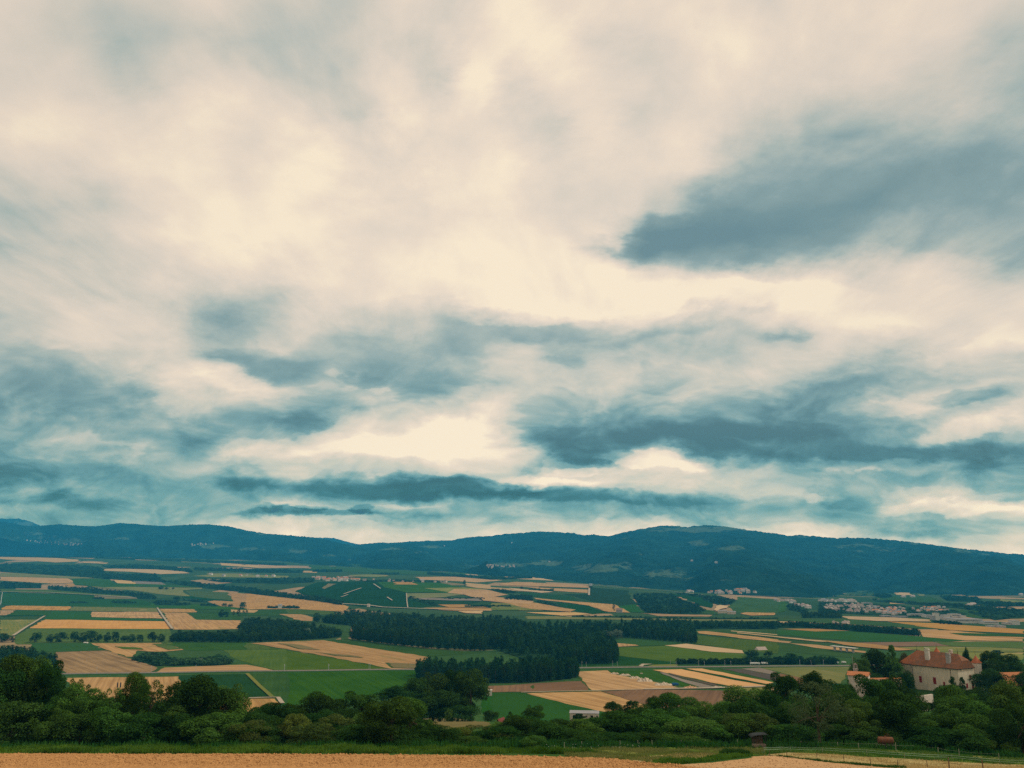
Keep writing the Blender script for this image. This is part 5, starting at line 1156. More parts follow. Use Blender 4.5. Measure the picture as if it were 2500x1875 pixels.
village('A', [(1455,410),(1550,395),(1650,400),(1600,412),(1480,422)], 10, 'tiny pale house in the clearing on the wooded hills', 'houses in the hill clearing', [T_PK, T_GR], [W_CREAM], 1.2, 11, 5)
village('B', [(1840,568),(2090,568),(2080,585),(1860,590)], 14, 'tiny pale house of the village at the foot of the mountain, centre', 'houses of the central foot village', [T_PK, T_GR], [W_CREAM, W_PALE], 1.2, 12, 5)
village('D', [(740,1022),(850,1012),(850,1034),(760,1036)], 5, 'farm roof behind the long tree row', 'farm roofs behind the long row', [T_OR, T_PK], [W_CREAM], 1.1, 13, 6)
village('A', [(1600,640),(2150,655),(2150,664),(1600,655)], 7, 'farm building on the far pale green field', 'farm buildings on the far green field', [T_PK, T_OR, T_GR], [W_WHITE, W_CREAM], 1.6, 14, 14)
# works buildings at the right end of the town
def block(label, x0, x1, yt, yb, mat=W_WHITE, depth=30, roof=None, cat='factory'):
    X0, Yb = px('T', x0, yb); X1, Yt = px('T', x1, yt); p = hit([(X0 + X1) / 2], [Yb], 900)[0]; D = p[1]; w = (X1 - X0) / F * D * .95; h = z_at(X1, Yt, D) - z_at(X0, Yb, D); z0 = float(H(*p))
    o = bpy.data.objects.new('factory_building', None); COL.objects.link(o); o.location = (p[0], D, z0); o.rotation_euler = (0, 0, -.06); tag(o, label, cat)
    MB().box(-w / 2, w / 2, 0, depth, -3, h).build('wall', mat, o); MB().box(-w / 2 - .4, w / 2 + .4, -.4, depth + .4, h, h + .5).build('roof', roof or T_GR, o)
    if w > 25: MB().box(-w / 2 + 2, w / 2 - 2, -.08, -.01, h * .55, h * .72).build('window_band', M_GLASS, o)
for a in [('long low white warehouse at the left end of the works', 990, 1150, 262, 285), ('low white hall right of the long low warehouse', 1150, 1240, 275, 300), ('tall white silo block of the works', 1258, 1305, 252, 330, W_WHITE, 18), ('shorter grey block leaning against the tall silo', 1225, 1258, 285, 330, W_GREY, 16), ('pale annex right of the tall silo', 1307, 1345, 290, 320, W_PALE, 18),
          ('small white block in the middle of the works', 1358, 1415, 272, 300), ('square white hall with a flat roof above the large hall', 1435, 1535, 262, 300), ('narrow white hall right of the square hall', 1537, 1590, 280, 303), ('largest white hall of the works', 1470, 1770, 318, 362, W_WHITE, 45), ('low white hall left of the largest one', 1380, 1465, 305, 330, W_PALE),
          ('low pale hall right of the largest one', 1780, 1940, 345, 372), ('white block with a flat roof at the right end of the works', 2095, 2170, 335, 380, W_WHITE, 20), ('low pale shed left of the right end block', 2035, 2095, 360, 378, W_PALE), ('small hall with a pale round roof below the works', 1960, 2020, 388, 410, W_PALE), ('low flat shed at the lower edge of the works', 1860, 1930, 392, 404),
          ('grey brown apartment block in the old town', 438, 482, 150, 195, W_PALE, 14, T_BR), ('grey apartment tower right of the old town', 556, 582, 140, 190, W_GREY, 14), ('low white row building above the old town', 480, 560, 138, 152), ('long shed roof at the lower edge of the town', 690, 780, 280, 294, W_GREY), ('second long shed roof at the lower edge of the town', 800, 960, 288, 300, W_GREY)]: block(*a)
for x, y, l in [(910, 82, 'lone white farm on the slope behind the town, left one'), (1010, 80, 'lone white farm on the slope behind the town, right one'), (1660, 172, 'lone white farm on the far plain at right'), (1628, 180, 'low farm building beside the lone white farm at right'), (2180, 60, 'lone pale farm near the right edge under the mountain')]:
    q = hit_any(*px('T', x, y)); o = house('house', l, *q, 18, 12, 6, 4, R(10), W_WHITE, T_PK); o.scale = (1.3,) * 3
for t, x, y, l in [('C', 765, 728, 'tiny white chapel at the upper corner of the dark green slope'), ('C', 1545, 538, 'lone white building high on the forested mountain slope'), ('C', 1733, 552, 'second lone white building on the forested mountain slope'), ('B', 1532, 422, 'white farm on the pasture of the mountain saddle'), ('C', 157, 398, 'pale rock house near the crest of the forested mountain'), ('C', 445, 547, 'white farm at the upper edge of the foot meadows')]:
    q = hit_any(*px(t, x, y)); o = house('house', l, *q, 16, 11, 7, 4, 0, W_WHITE, T_GR); o.scale = (1.2,) * 3
o = MB().tube([(0, 0, -2), (0, 0, 52)], [1.3, .8], 10).build('tall_mast', M_WHITE, None); p = hit([px('A', 4, 872)[0]], [px('A', 4, 872)[1]], 900)[0]; o.location = (p[0], p[1], float(H(*p))); tag(o, 'tall white mast at the left edge beside the big green field', 'mast')

field('olive','F',[(1360,738),(1500,732),(1640,737),(1780,760),(1900,798),(1740,812),(1560,822),(1400,798)],1,ymin=230,grid=3.0,offs=.08,name=None)
# ------------------------------------------------------------------ near bank: ploughed field, grass, fences
def polyhit(pl, ymin=60): P = [px(*p) for p in pl]; return hit([p[0] for p in P], [p[1] for p in P], ymin)
EDGE = [('E',-500,1012),('E',0,1016),('E',600,1016),('E',1000,1018),('E',2212,1018),('F',700,1020),('F',1400,1026),('F',2212,1032),('G',400,1038),('G',700,1044),('G',960,1057),('G',1250,1088),('G',1440,1100)]
EDGE2 = [('G',1440,1100),('G',1700,1084),('G',1900,1060),('G',2010,1046),('H',110,1036),('H',250,1030),('H',400,1040),('H',700,1066),('H',900,1084),('H',1170,1116)]
e1 = polyhit(EDGE); e2 = polyhit(EDGE2); EX = np.concatenate([e1[:, 0], e2[1:, 0], [54, 66, 84, 400]]); EY = np.concatenate([e1[:, 1], e2[1:, 1], [99, 86, 66, 40]]); o_ = np.argsort(EX); EX, EY = EX[o_], EY[o_]
def soilmat(name, c1, c2, c3):
    m, nt, b = newmat(name); v = tc(nt); n1 = noise(nt, v, .5, 6, .7); n2 = noise(nt, v, 3.5, 5, .75); n3 = noise(nt, mapping(nt, v, (.06, .35, 1)), 1, 4)
    col = mix(nt, mr(nt, n1, .35, .65), c1, c2); col = mix(nt, mr(nt, n2, .50, .66, 0, .85), col, c3); col = mix(nt, mr(nt, n3, .4, .7, 0, .35), col, tuple(x * .8 for x in c2)); nt.links.new(col, b.inputs['Base Color']); bump(nt, b, n2, .8, .12); return m
M_PL = soilmat('ploughed_soil', (.50, .265, .105), (.37, .19, .072), (.17, .085, .035)); M_PS = soilmat('smooth_soil', (.49, .30, .15), (.42, .25, .12), (.33, .19, .09))
xs = np.arange(-125, 92, .30); ysr = np.concatenate([np.arange(40, 96, .8), np.arange(96, 150, .28)])
GX, GY = np.meshgrid(xs, ysr); ey = np.interp(GX, EX, EY) + .25 * np.sin(GX * 1.7) * np.sin(GX * .63 + 1)
split = e1[-1, 0]; rr_ = np.random.default_rng(5); rough = np.where(GX < split + 6 * np.sin(GY * .1), 1, .22)
lump = np.sin(GX * 2.1 + 3 * np.sin(GY * .7)) * np.sin(GY * 2.6 + 2 * np.sin(GX * .9)); GZ = H(GX, GY) + .06 + rough * (rr_.normal(0, .055, GX.shape) + .05 * lump)
idx = np.arange(GX.size).reshape(GX.shape); keep = (GY[:-1, :-1] < ey[:-1, :-1])
for nm, mt, k2, lab in (('ploughed_field', M_PL, GX[:-1, :-1] <= split, 'orange brown ploughed field full of clods at the bottom of the view'), ('bare_field', M_PS, GX[:-1, :-1] > split, 'smooth pale brown bare field at the bottom right')):
    kk = keep & k2; FQ = np.stack([idx[:-1, :-1][kk], idx[:-1, 1:][kk], idx[1:, 1:][kk], idx[1:, :-1][kk]], 1); u_, inv = np.unique(FQ, return_inverse=True)
    o = link(nm, mesh_np(nm, np.stack([GX.ravel()[u_], GY.ravel()[u_], GZ.ravel()[u_]], 1), inv.reshape(-1, 4), mt, True)); tag(o, lab, 'field', kind='structure')
gm = bpy.data.objects['ground'].data; co_ = np.empty(len(gm.vertices) * 3, np.float32); gm.vertices.foreach_get('co', co_); co_ = co_.reshape(-1, 3)
low_ = (co_[:, 1] > 46) & (co_[:, 1] < np.interp(co_[:, 0], EX, EY) - 1.6) & (co_[:, 0] > -110) & (co_[:, 0] < 84); co_[low_, 2] -= .4; gm.vertices.foreach_set('co', co_.ravel()); gm.update()
# clods
def scatter_lumps(n, xr, smin, smax, mat, name, label, seed, inside):
    r = np.random.default_rng(seed); x = r.uniform(xr[0], xr[1], n * 2); y = r.uniform(96, 150, n * 2); k = inside(x, y); x, y = x[k][:n], y[k][:n]; m_ = len(x); s = smin + (smax - smin) * r.random(m_) ** 2.5
    oc = np.array([(1, 0, 0), (0, 1, 0), (-1, 0, 0), (0, -1, 0), (0, 0, .8), (0, 0, -.6)]); fc = np.array([(0, 1, 4), (1, 2, 4), (2, 3, 4), (3, 0, 4), (1, 0, 5), (2, 1, 5), (3, 2, 5), (0, 3, 5)])
    V = oc[None] * s[:, None, None] * (1 + r.normal(0, .25, (m_, 6, 1))); a = r.uniform(0, 6.28, m_); c, si = np.cos(a), np.sin(a)
    V = np.stack([V[:, :, 0] * c[:, None] - V[:, :, 1] * si[:, None] + x[:, None], V[:, :, 0] * si[:, None] + V[:, :, 1] * c[:, None] + y[:, None], V[:, :, 2] * .8 + (H(x, y) + .1)[:, None]], 2).reshape(-1, 3)
    o = link(name, mesh_np(name, V, (fc[None] + 6 * np.arange(m_)[:, None, None]).reshape(-1, 3), mat)); tag(o, label, name.replace('_', ' '), kind='stuff')
scatter_lumps(26000, (-115, split), .05, .26, M_PL, 'soil_clods', 'loose clods of earth lying on the ploughed field', 3, lambda x, y: y < np.interp(x, EX, EY) + .3)
scatter_lumps(2500, (split, 90), .03, .12, M_PS, 'soil_crumbs', 'small crumbs of earth on the smooth bare field', 4, lambda x, y: y < np.interp(x, EX, EY))
# ground patches of the grass bank and paddock
field('bank','M',[(640,235),(900,214),(1200,204),(1700,198),(2060,204),(2110,266),(1880,268),(1750,270),(1560,300),(1290,330),(1150,322),(1000,300),(800,288),(660,278)],1,ymin=60,grid=2.0,offs=.05)
field('dry','M',[(1020,297),(1180,277),(1400,262),(1750,252),(1880,262),(1700,285),(1500,300),(1280,318),(1150,320)],2,ymin=60,grid=1.6,offs=.09)
field('yg','M',[(700,250),(900,225),(1150,212),(1300,230),(1100,262),(900,280),(760,275)],2,ymin=60,grid=1.6,offs=.085)
field('dry','N',[(240,262),(400,249),(620,258),(1000,284),(1500,312),(2212,345),(2600,372),(2600,460),(1800,420),(1400,372),(1160,358),(1040,347),(700,320),(400,284),(300,276)],2,ymin=60,grid=1.6,offs=.09)
field('bank','N',[(210,222),(400,214),(700,218),(1200,238),(1700,272),(2212,310),(2600,330),(2600,372),(2212,343),(1500,310),(1000,282),(620,256),(400,247),(230,256)],1,ymin=60,grid=2.0,offs=.05)
field('yg','N',[(620,205),(1000,222),(1400,242),(1900,278),(2400,318),(2000,300),(1500,262),(1000,240),(640,215)],2,ymin=60,grid=1.6,offs=.075)
def blademat(name, c1, c2, sc=.12):
    m = leafmat(name, c1, c2, .3, .1)
    for n_ in m.node_tree.nodes:
        if n_.type == 'MAPPING': n_.inputs['Scale'].default_value = (sc, sc, .02)
    return m
def blades(name, label, n, inside, xr, yr, h0, h1, w0, mat, seed, clump=.6):
    r = np.random.default_rng(seed); x = r.uniform(*xr, n * 4); y = r.uniform(*yr, n * 4); k = inside(x, y)
    pat = np.sin(x * 1.3 + 2 * np.sin(y * .8)) * np.sin(y * 1.1 + 1.7 * np.sin(x * .5)) + .6 * np.sin(x * .37 + y * .21); k &= r.random(n * 4) < np.clip(.5 + clump * pat, .12, 1); x, y, pat = x[k][:n], y[k][:n], pat[k][:n]; m_ = len(x)
    h = (h0 + (h1 - h0) * r.random(m_)) * (1 + .3 * pat); w = w0 * r.uniform(.6, 1.4, m_); a = r.uniform(0, 6.28, m_); ln = r.uniform(0, .45, m_) * h; b_ = r.uniform(0, 6.28, m_); z = H(x, y)
    P0 = np.stack([x - np.cos(a) * w, y - np.sin(a) * w, z], 1); P1 = np.stack([x + np.cos(a) * w, y + np.sin(a) * w, z], 1); M_ = np.stack([x + np.cos(b_) * ln * .4, y + np.sin(b_) * ln * .4, z + h * .6], 1); dw = np.stack([np.cos(a) * w * .7, np.sin(a) * w * .7, 0 * w], 1); P4 = np.stack([x + np.cos(b_) * ln, y + np.sin(b_) * ln, z + h], 1)
    V = np.stack([P0, P1, M_ + dw, P4, M_ - dw], 1).reshape(-1, 3); Fq = np.arange(m_ * 5).reshape(-1, 5)
    o = link(name, mesh_np(name, V, Fq, mat)); return tag(o, label, 'grass', kind='stuff')
ef = lambda x: np.interp(x, EX, EY)
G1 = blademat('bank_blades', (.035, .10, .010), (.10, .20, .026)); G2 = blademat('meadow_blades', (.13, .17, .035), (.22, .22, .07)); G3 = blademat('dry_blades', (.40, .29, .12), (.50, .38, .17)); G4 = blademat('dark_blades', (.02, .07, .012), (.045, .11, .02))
mx = e1[9, 0]
blades('tall_grass', 'tall rough green grass on the bank behind the ploughed field', 85000, lambda x, y: (y > ef(x) + .1) & (y < ef(x) + 13) & (x < mx + 8), (-118, mx + 8), (138, 168), .3, .85, .06, G1, 21, .5)
blades('short_grass', 'fringe of short bright grass along the edge of the ploughed field', 16000, lambda x, y: (y > ef(x) - .35) & (y < ef(x) + 1.6) & (x < mx + 4), (-118, mx + 4), (138, 150), .15, .4, .06, blademat('fringe_blades', (.12, .23, .03), (.18, .28, .05)), 22, .3)
pm = polyhit([('M',560,215),('M',2120,200),('M',2120,268),('M',1880,262),('M',1560,300),('M',1290,330),('M',1000,300),('M',560,280)])
def inpoly(W):
    def f(x, y):
        ins = np.zeros(x.shape, bool); j = len(W) - 1
        for i in range(len(W)):
            ins ^= ((W[i, 1] > y) != (W[j, 1] > y)) & (x < (W[j, 0] - W[i, 0]) * (y - W[i, 1]) / (W[j, 1] - W[i, 1] + 1e-12) + W[i, 0]); j = i
        return ins
    return f
def bb(W): return (W[:, 0].min(), W[:, 0].max()), (W[:, 1].min(), W[:, 1].max())
a_, b_ = bb(pm); blades('meadow_grass', 'olive green meadow grass in the paddock behind the bare field', 30000, inpoly(pm), a_, b_, .15, .45, .05, G2, 23, .5)
pd = polyhit([('M',1080,300),('M',1400,266),('M',1850,256),('M',1600,298),('M',1280,316)]); a_, b_ = bb(pd); blades('dry_grass', 'straw coloured dry grass in the paddock', 9000, inpoly(pd), a_, b_, .12, .35, .05, G3, 24, .4)
pg = polyhit([('M',1240,320),('M',1560,300),('M',1750,280),('M',1800,262),('M',2010,258),('M',2016,272),('M',1800,302),('M',1450,336),('M',1300,335)]); a_, b_ = bb(pg); blades('grass_ridge', 'bright green grass ridge between the bare field and the paddock', 14000, inpoly(pg), a_, b_, .2, .55, .06, G1, 25, .3)
pt = polyhit([('M',1760,280),('M',1800,262),('M',1990,258),('M',1990,270)]); a_, b_ = bb(pt); blades('weeds', 'dark green weeds standing on the grass ridge', 3500, inpoly(pt), a_, b_, .5, 1.0, .08, G4, 26, .3)
pn = polyhit([('N',200,190),('N',600,200),('N',1200,232),('N',1700,262),('N',2212,300),('N',2600,325),('N',2600,372),('N',2212,343),('N',1500,312),('N',1000,284),('N',620,258),('N',400,249),('N',200,260)]); a_, b_ = bb(pn); blades('paddock_grass', 'green grass on both sides of the white tape fence', 42000, inpoly(pn), a_, b_, .15, .4, .05, blademat('paddock_blades', (.06, .15, .02), (.14, .20, .04)), 27, .5)
pn2 = polyhit([('N',240,262),('N',620,258),('N',1000,284),('N',1500,312),('N',2212,345),('N',2600,372),('N',2600,460),('N',1800,420),('N',1160,357),('N',700,320),('N',300,276)]); a_, b_ = bb(pn2); blades('dry_verge_grass', 'straw coloured dry grass strip along the wooden posts', 20000, inpoly(pn2), a_, b_, .1, .32, .05, G3, 28, .3)
b_line = polyhit([('N',280,272),('N',400,280),('N',700,316),('N',1040,346),('N',1300,366),('N',1310,374),('N',1040,354),('N',700,324),('N',400,288)]); a_, c_ = bb(b_line); blades('edge_grass', 'thin line of dark green grass along the edge of the bare field', 6000, inpoly(b_line), a_, c_, .15, .35, .05, G4, 29, .2)
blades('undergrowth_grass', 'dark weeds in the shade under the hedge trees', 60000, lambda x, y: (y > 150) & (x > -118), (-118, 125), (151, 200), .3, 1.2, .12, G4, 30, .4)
# white umbels in the meadow
r = np.random.default_rng(9); W = polyhit([('M', float(q), float(k)) for q, k in zip(r.uniform(420, 1150, 34), r.uniform(205, 238, 34))]); b = MB()
for x, y in W:
    z = float(H(x, y)) + r.uniform(.5, .8); s_ = r.uniform(.035, .07); b.add([(x - s_, y, z), (x, y - s_, z - .02), (x + s_, y, z), (x, y + s_, z + .02), (x, y, z - .08)], [(0, 1, 2, 3), (0, 4, 1), (1, 4, 2)])
tag(b.build('white_flowers', simple('white_petals', (.45, .45, .38), (.35, .35, .3), 5)), 'small white flower heads in the grass at the paddock edge', 'flowers', kind='stuff')
# fences
M_POST = simple('weathered_post', (.16, .11, .075), (.10, .07, .05), 3); M_POSTP = simple('pale_post', (.34, .31, .25), (.26, .24, .19), 3); M_TAPE = simple('fence_tape', (.40, .52, .42), (.34, .46, .36), 2)
def fence(name, label, posts, h, r0, mat, lines=(), lmat=None, lr=.03, lname='wire'):
    P = polyhit([(p[0], p[1], p[2]) for p in posts]); o = bpy.data.objects.new(name, None); COL.objects.link(o); z0 = float(H(*P[0])); o.location = (P[0][0], P[0][1], z0); tag(o, label, 'fence'); T = []
    for i, (x, y) in enumerate(P):
        z = float(H(x, y)); hh = h * (posts[i][3] if len(posts[i]) > 3 else 1); q = Vector((x - P[0][0], y - P[0][1], z - z0)); T.append(q)
        MB().tube([q + Vector((0, 0, -.4)), q + Vector((random.uniform(-.06, .06), 0, hh))], [r0, r0 * .85], 6).build('post', mat, o)
    for hgt in lines:
        b = MB()
        for a, c in zip(T, T[1:]):
            mid = (a + c) / 2 + Vector((0, 0, hgt - .06)); b.tube([a + Vector((0, 0, hgt)), mid, c + Vector((0, 0, hgt))], lr, 4)
        b.build(lname, lmat, o)
    return o
fence('wooden_post_fence', 'row of dark wooden posts along the bare field at the bottom right', [('N',250,272),('N',383,279),('N',614,287),('N',822,309),('N',1030,340),('N',1240,353),('N',1468,368),('N',1636,382),('N',1900,405)], .85, .05, M_POST, (.9, .5), M_IRON, .012)
fence('tape_fence', 'pale posts carrying two long strips of pale green tape across the paddock', [('N',208,252),('N',345,246),('N',410,246),('N',660,254),('N',1000,270),('N',1295,296),('N',1658,312),('N',2030,345),('N',2400,372)], .95, .035, M_POSTP, (.88, .6), M_TAPE, .022, 'tape')
fence('thin_post_fence', 'row of thin pale posts along the foot of the trees at the right', [('N',285,195),('N',494,200),('N',629,206),('N',775,210),('N',938,218),('N',1075,216),('N',1225,232,1.4),('N',1388,232),('N',1552,252),('N',1715,280,1.3),('N',2020,300)], 1.0, .06, M_POSTP, (.9,), M_POSTP, .01)
fence('hedge_fence', 'row of thin posts in the shade in front of the hedge', [('M',562,222),('M',695,214),('M',992,206),('M',1128,203),('M',1240,203),('M',1465,203),('M',1650,200),('M',1900,196)], 1.2, .055, M_POSTP, (.95,), M_IRON, .012)
# field shelter with trough
p = polyhit([('N', 178, 205)])[0]; sh = bpy.data.objects.new('field_shelter', None); COL.objects.link(sh); z0 = float(H(*p)); sh.location = (p[0], p[1], z0); tag(sh, 'small open animal shelter with a curved metal roof in front of the trees', 'shelter')
sh.scale = (.78, .78, .85)
for x, y in ((-1.3, 0), (1.35, 0), (-1.3, 2.2), (1.35, 2.2)): MB().tube([(x, y, -.3), (x, y, 2.35)], .07, 6).build('post', M_IRON, sh)
b = MB(); pr = [(-1.95, 2.02), (-1.7, 2.22), (-1.3, 2.38), (-.5, 2.5), (.6, 2.56), (1.85, 2.58)]; n_ = len(pr)
V = [(x, y, z + t) for t in (0, .06) for y in (-.4, 2.6) for x, z in pr]; b.add(V, [(i, n_ + i, n_ + i + 1, i + 1) for i in range(n_ - 1)] + [(2 * n_ + i, 2 * n_ + i + 1, 3 * n_ + i + 1, 3 * n_ + i) for i in range(n_ - 1)] + [(i, i + 1, 2 * n_ + i + 1, 2 * n_ + i) for i in range(n_ - 1)] + [(n_ + i, 3 * n_ + i, 3 * n_ + i + 1, n_ + i + 1) for i in range(n_ - 1)] + [(0, 2 * n_, 3 * n_, n_), (n_ - 1, 2 * n_ - 1, 4 * n_ - 1, 3 * n_ - 1)]); b.build('roof', simple('dull_sheet_metal', (.05, .055, .055), (.035, .04, .04), 2, .5), sh)
MB().box(-1.3, 1.3, 2.2, 2.26, .2, 2.2).build('back_panel', M_POST, sh)
p = polyhit([('N', 170, 213)])[0]; tr = bpy.data.objects.new('hay_trough', None); COL.objects.link(tr); tr.location = (p[0], p[1], float(H(*p))); tag(tr, 'low grey brown wooden trough under the shelter', 'trough')
MB().box(-1.1, 1.1, -.4, .4, .32, .42).box(-1.1, 1.1, -.44, -.4, .42, .72).box(-1.1, 1.1, .4, .44, .42, .72).box(-1.14, -1.1, -.44, .44, .42, .72).box(1.1, 1.14, -.44, .44, .42, .72).build('box', simple('grey_wood', (.24, .19, .15), (.17, .13, .10), 3), tr)
for x in (-.9, .9):
    for y in (-.32, .32): MB().box(x - .05, x + .05, y - .05, y + .05, -.1, .32).build('leg', M_POST, tr)
# rusty tank trailer
p = polyhit([('N', 1150, 213)])[0]; tk = bpy.data.objects.new('tank_trailer', None); COL.objects.link(tk); tk.location = (p[0], p[1], float(H(*p))); tk.rotation_euler = (0, 0, R(-12)); tag(tk, 'rusty brown cylindrical tank trailer parked below the large dark tree', 'trailer')
M_RUST = simple('rusty_steel', (.13, .055, .035), (.18, .085, .048), 1.2, .6)
MB().tube([(-1.3, 0, 1.35), (-1.22, 0, 1.35), (1.22, 0, 1.35), (1.3, 0, 1.35)], [.52, .62, .62, .52], 20).tube([(0, 0, 1.9), (0, 0, 2.08)], .2, 10).build('tank', M_RUST, tk)
MB().box(-1.35, 1.5, -.45, -.35, .62, .74).box(-1.35, 1.5, .35, .45, .62, .74).box(-.06, .06, -.7, .7, .5, .6).build('frame', M_POSTP, tk); MB().tube([(1.5, 0, .68), (2.3, 0, .5)], .05, 6).build('drawbar', M_IRON, tk)
for y in (-.75, .75):
    wq_ = MB().tube([(0, y - .1, .42), (0, y + .1, .42)], .42, 16).build('wheel', M_TYRE, tk); MB().tube([(0, y - .115, .42), (0, y + .115, .42)], .2, 12).build('rim', M_WHITE, wq_)
# two dark poles out on the striped stubble field
for x, l in ((905, 'dark pole standing on the striped stubble field, left of two'), (928, 'dark pole standing on the striped stubble field, right of two')):
    q = hit([px('E', x, 502)[0]], [px('E', x, 502)[1]], 560)[0]; o = MB().tube([(0, 0, -.5), (0, 0, 5.5)], [.8, .8], 8).tube([(0, 0, 5.5), (0, 0, 6.2)], [.8, .2], 8).build('pole', M_IRON, None, (q[0], q[1], float(H(*q)))); tag(o, l, 'pole')
# ------------------------------------------------------------------ sky: procedural cloud cover over a Nishita sky
EXPO = .4
HAZE_COL = (.05, .52, .97, 1); HAZE_D = 4.6e-5; AIR_J = (.02, .23, .42)
SKY = {   # cloud thickness (0 bright veil .. 9 dark base) along rows of the sky
0:'22222233443321222122222222', 100:'22233344434321133211222233', 200:'22234333433403112212223344', 300:'21122122342112202123444455', 400:'33211122133111211135677776',
500:'44432111222111112478888775', 560:'44332111111100117998876667', 600:'44433211111100059998765567', 650:'33333222111100003775432345', 700:'33333322111000000100011122',
750:'33223444211100000010011122'[:26], 790:'43223564333454432322100212', 830:'43222444554555444435334211', 870:'55432566556543535443245534'[:26], 910:'56542266367643434433456444',
950:'56665134445644444445675465', 990:'66655355644424565567763443', 1030:'66655567632235676777764323', 1070:'65555656521127899999886456', 1110:'76554633311124873788777888'[:26],
1150:'87654545443225523345556777', 1180:'77655476788852223345566556', 1205:'66655567788888766554566335', 1230:'67765664463467888876665321', 1255:'66665567767766666666665543',
1280:'66666533344444433555566655', 1310:'66665432222322112111233443', 1350:'55554322222222111111111222'}
SKY[870] = '55432566556543535443245334'; SKY[1110] = '76554633311124873788778887'
for k in SKY: assert len(SKY[k]) == 26, (k, len(SKY[k]))
w = bpy.data.worlds.new('World'); SC.world = w; w.use_nodes = True; nt = w.node_tree; L = nt.links
bg = nt.nodes['Background']
geo = nt.nodes.new('ShaderNodeTexCoord').outputs['Generated']
sx = nt.nodes.new('ShaderNodeSeparateXYZ'); L.new(geo, sx.inputs[0]); dx_, dy_, dz_ = sx.outputs
fy_ = mth(nt, 'MAXIMUM', dy_, .12); S0 = mth(nt, 'DIVIDE', dx_, fy_); Q0 = mth(nt, 'DIVIDE', dz_, fy_)
def comb(a, b, c=0.):
    n = nt.nodes.new('ShaderNodeCombineXYZ')
    for i, v in enumerate((a, b, c)):
        if isinstance(v, (int, float)): n.inputs[i].default_value = v
        else: L.new(v, n.inputs[i])
    return n.outputs[0]
low = comb(mth(nt, 'MULTIPLY', S0, 6.0), mth(nt, 'MULTIPLY', Q0, 13.0), 3.1)
zz = mth(nt, 'ADD', mth(nt, 'MAXIMUM', dz_, 0), .10)
hi = comb(mth(nt, 'DIVIDE', dx_, zz), mth(nt, 'MULTIPLY', mth(nt, 'DIVIDE', dy_, zz), .55), 7.7)
hmask = mr(nt, Q0, .18, .36, 0, 1, True)
def two(f): return mth(nt, 'ADD', mth(nt, 'MULTIPLY', f(low), mth(nt, 'SUBTRACT', 1, hmask)), mth(nt, 'MULTIPLY', f(hi), hmask))
wx = two(lambda v: noise(nt, v, 1.2, 5, .5)); wy = noise(nt, mapping(nt, low, (1, 1, 1), (0, 0, 0), (17, 5, 2)), 1.2, 5, .5)
wq = noise(nt, mapping(nt, hi, (1, 1, 1), (0, 0, 0), (3, 15, 2)), 1.9, 7, .58)
S1 = mth(nt, 'ADD', S0, mr(nt, wx, .2, .8, -.048, .048)); Q1 = mth(nt, 'ADD', Q0, mr(nt, wy, .2, .8, -.017, .017)); Q1 = mth(nt, 'ADD', Q1, mth(nt, 'MULTIPLY', mr(nt, wq, .2, .8, -.026, .026), hmask))
wf = noise(nt, low, 5.5, 5, .6); S1 = mth(nt, 'ADD', S1, mr(nt, wf, .25, .75, -.010, .010)); Q1 = mth(nt, 'ADD', Q1, mr(nt, noise(nt, mapping(nt, low, (1, 1, 1), (0, 0, 0), (9, 9, 0)), 5.5, 5, .6), .25, .75, -.004, .004))
Ys = sorted(SKY); NS = 30; SR = .80; svals = np.linspace(-SR, SR, NS)
def rowvals(Y):
    v = -(Y - 937.5) / F; dyv = CP - v * SP; Xs = 1250 + F * svals * dyv
    return np.interp(Xs, np.arange(26) * 100.0, [int(c) / 9 for c in SKY[Y]])
qv = [ray(1250, Y)[1] for Y in Ys]
fac = mr(nt, S1, -SR, SR)
tot = None
for i in range(0, len(Ys), 3):
    cr = nt.nodes.new('ShaderNodeValToRGB'); cr.color_ramp.interpolation = 'CARDINAL'; L.new(fac, cr.inputs[0]); e = cr.color_ramp.elements
    rows = [rowvals(Ys[j]) if j < len(Ys) else np.zeros(NS) for j in range(i, i + 3)]
    for k in range(NS):
        p = k / (NS - 1); c = (rows[0][k], rows[1][k], rows[2][k], 1)
        if k == 0: e[0].position = 0; e[0].color = c
        elif k == NS - 1: e[len(e) - 1].position = 1; e[len(e) - 1].color = c
        else: q_ = e.new(p); q_.color = c
    sp = nt.nodes.new('ShaderNodeSeparateColor'); L.new(cr.outputs[0], sp.inputs[0])
    for c_ in range(3):
        j = i + c_
        if j >= len(Ys): continue
        # weight: rises from the row below (larger Y, smaller q), falls to the row above
        up = mr(nt, Q1, qv[j + 1], qv[j]) if j + 1 < len(Ys) else None
        dn = mr(nt, Q1, qv[j], qv[j - 1], 1, 0) if j > 0 else None
        wt = mth(nt, 'MINIMUM', up, dn) if up is not None and dn is not None else (up if up is not None else dn)
        term = mth(nt, 'MULTIPLY', sp.outputs[c_], wt); tot = term if tot is None else mth(nt, 'ADD', tot, term)

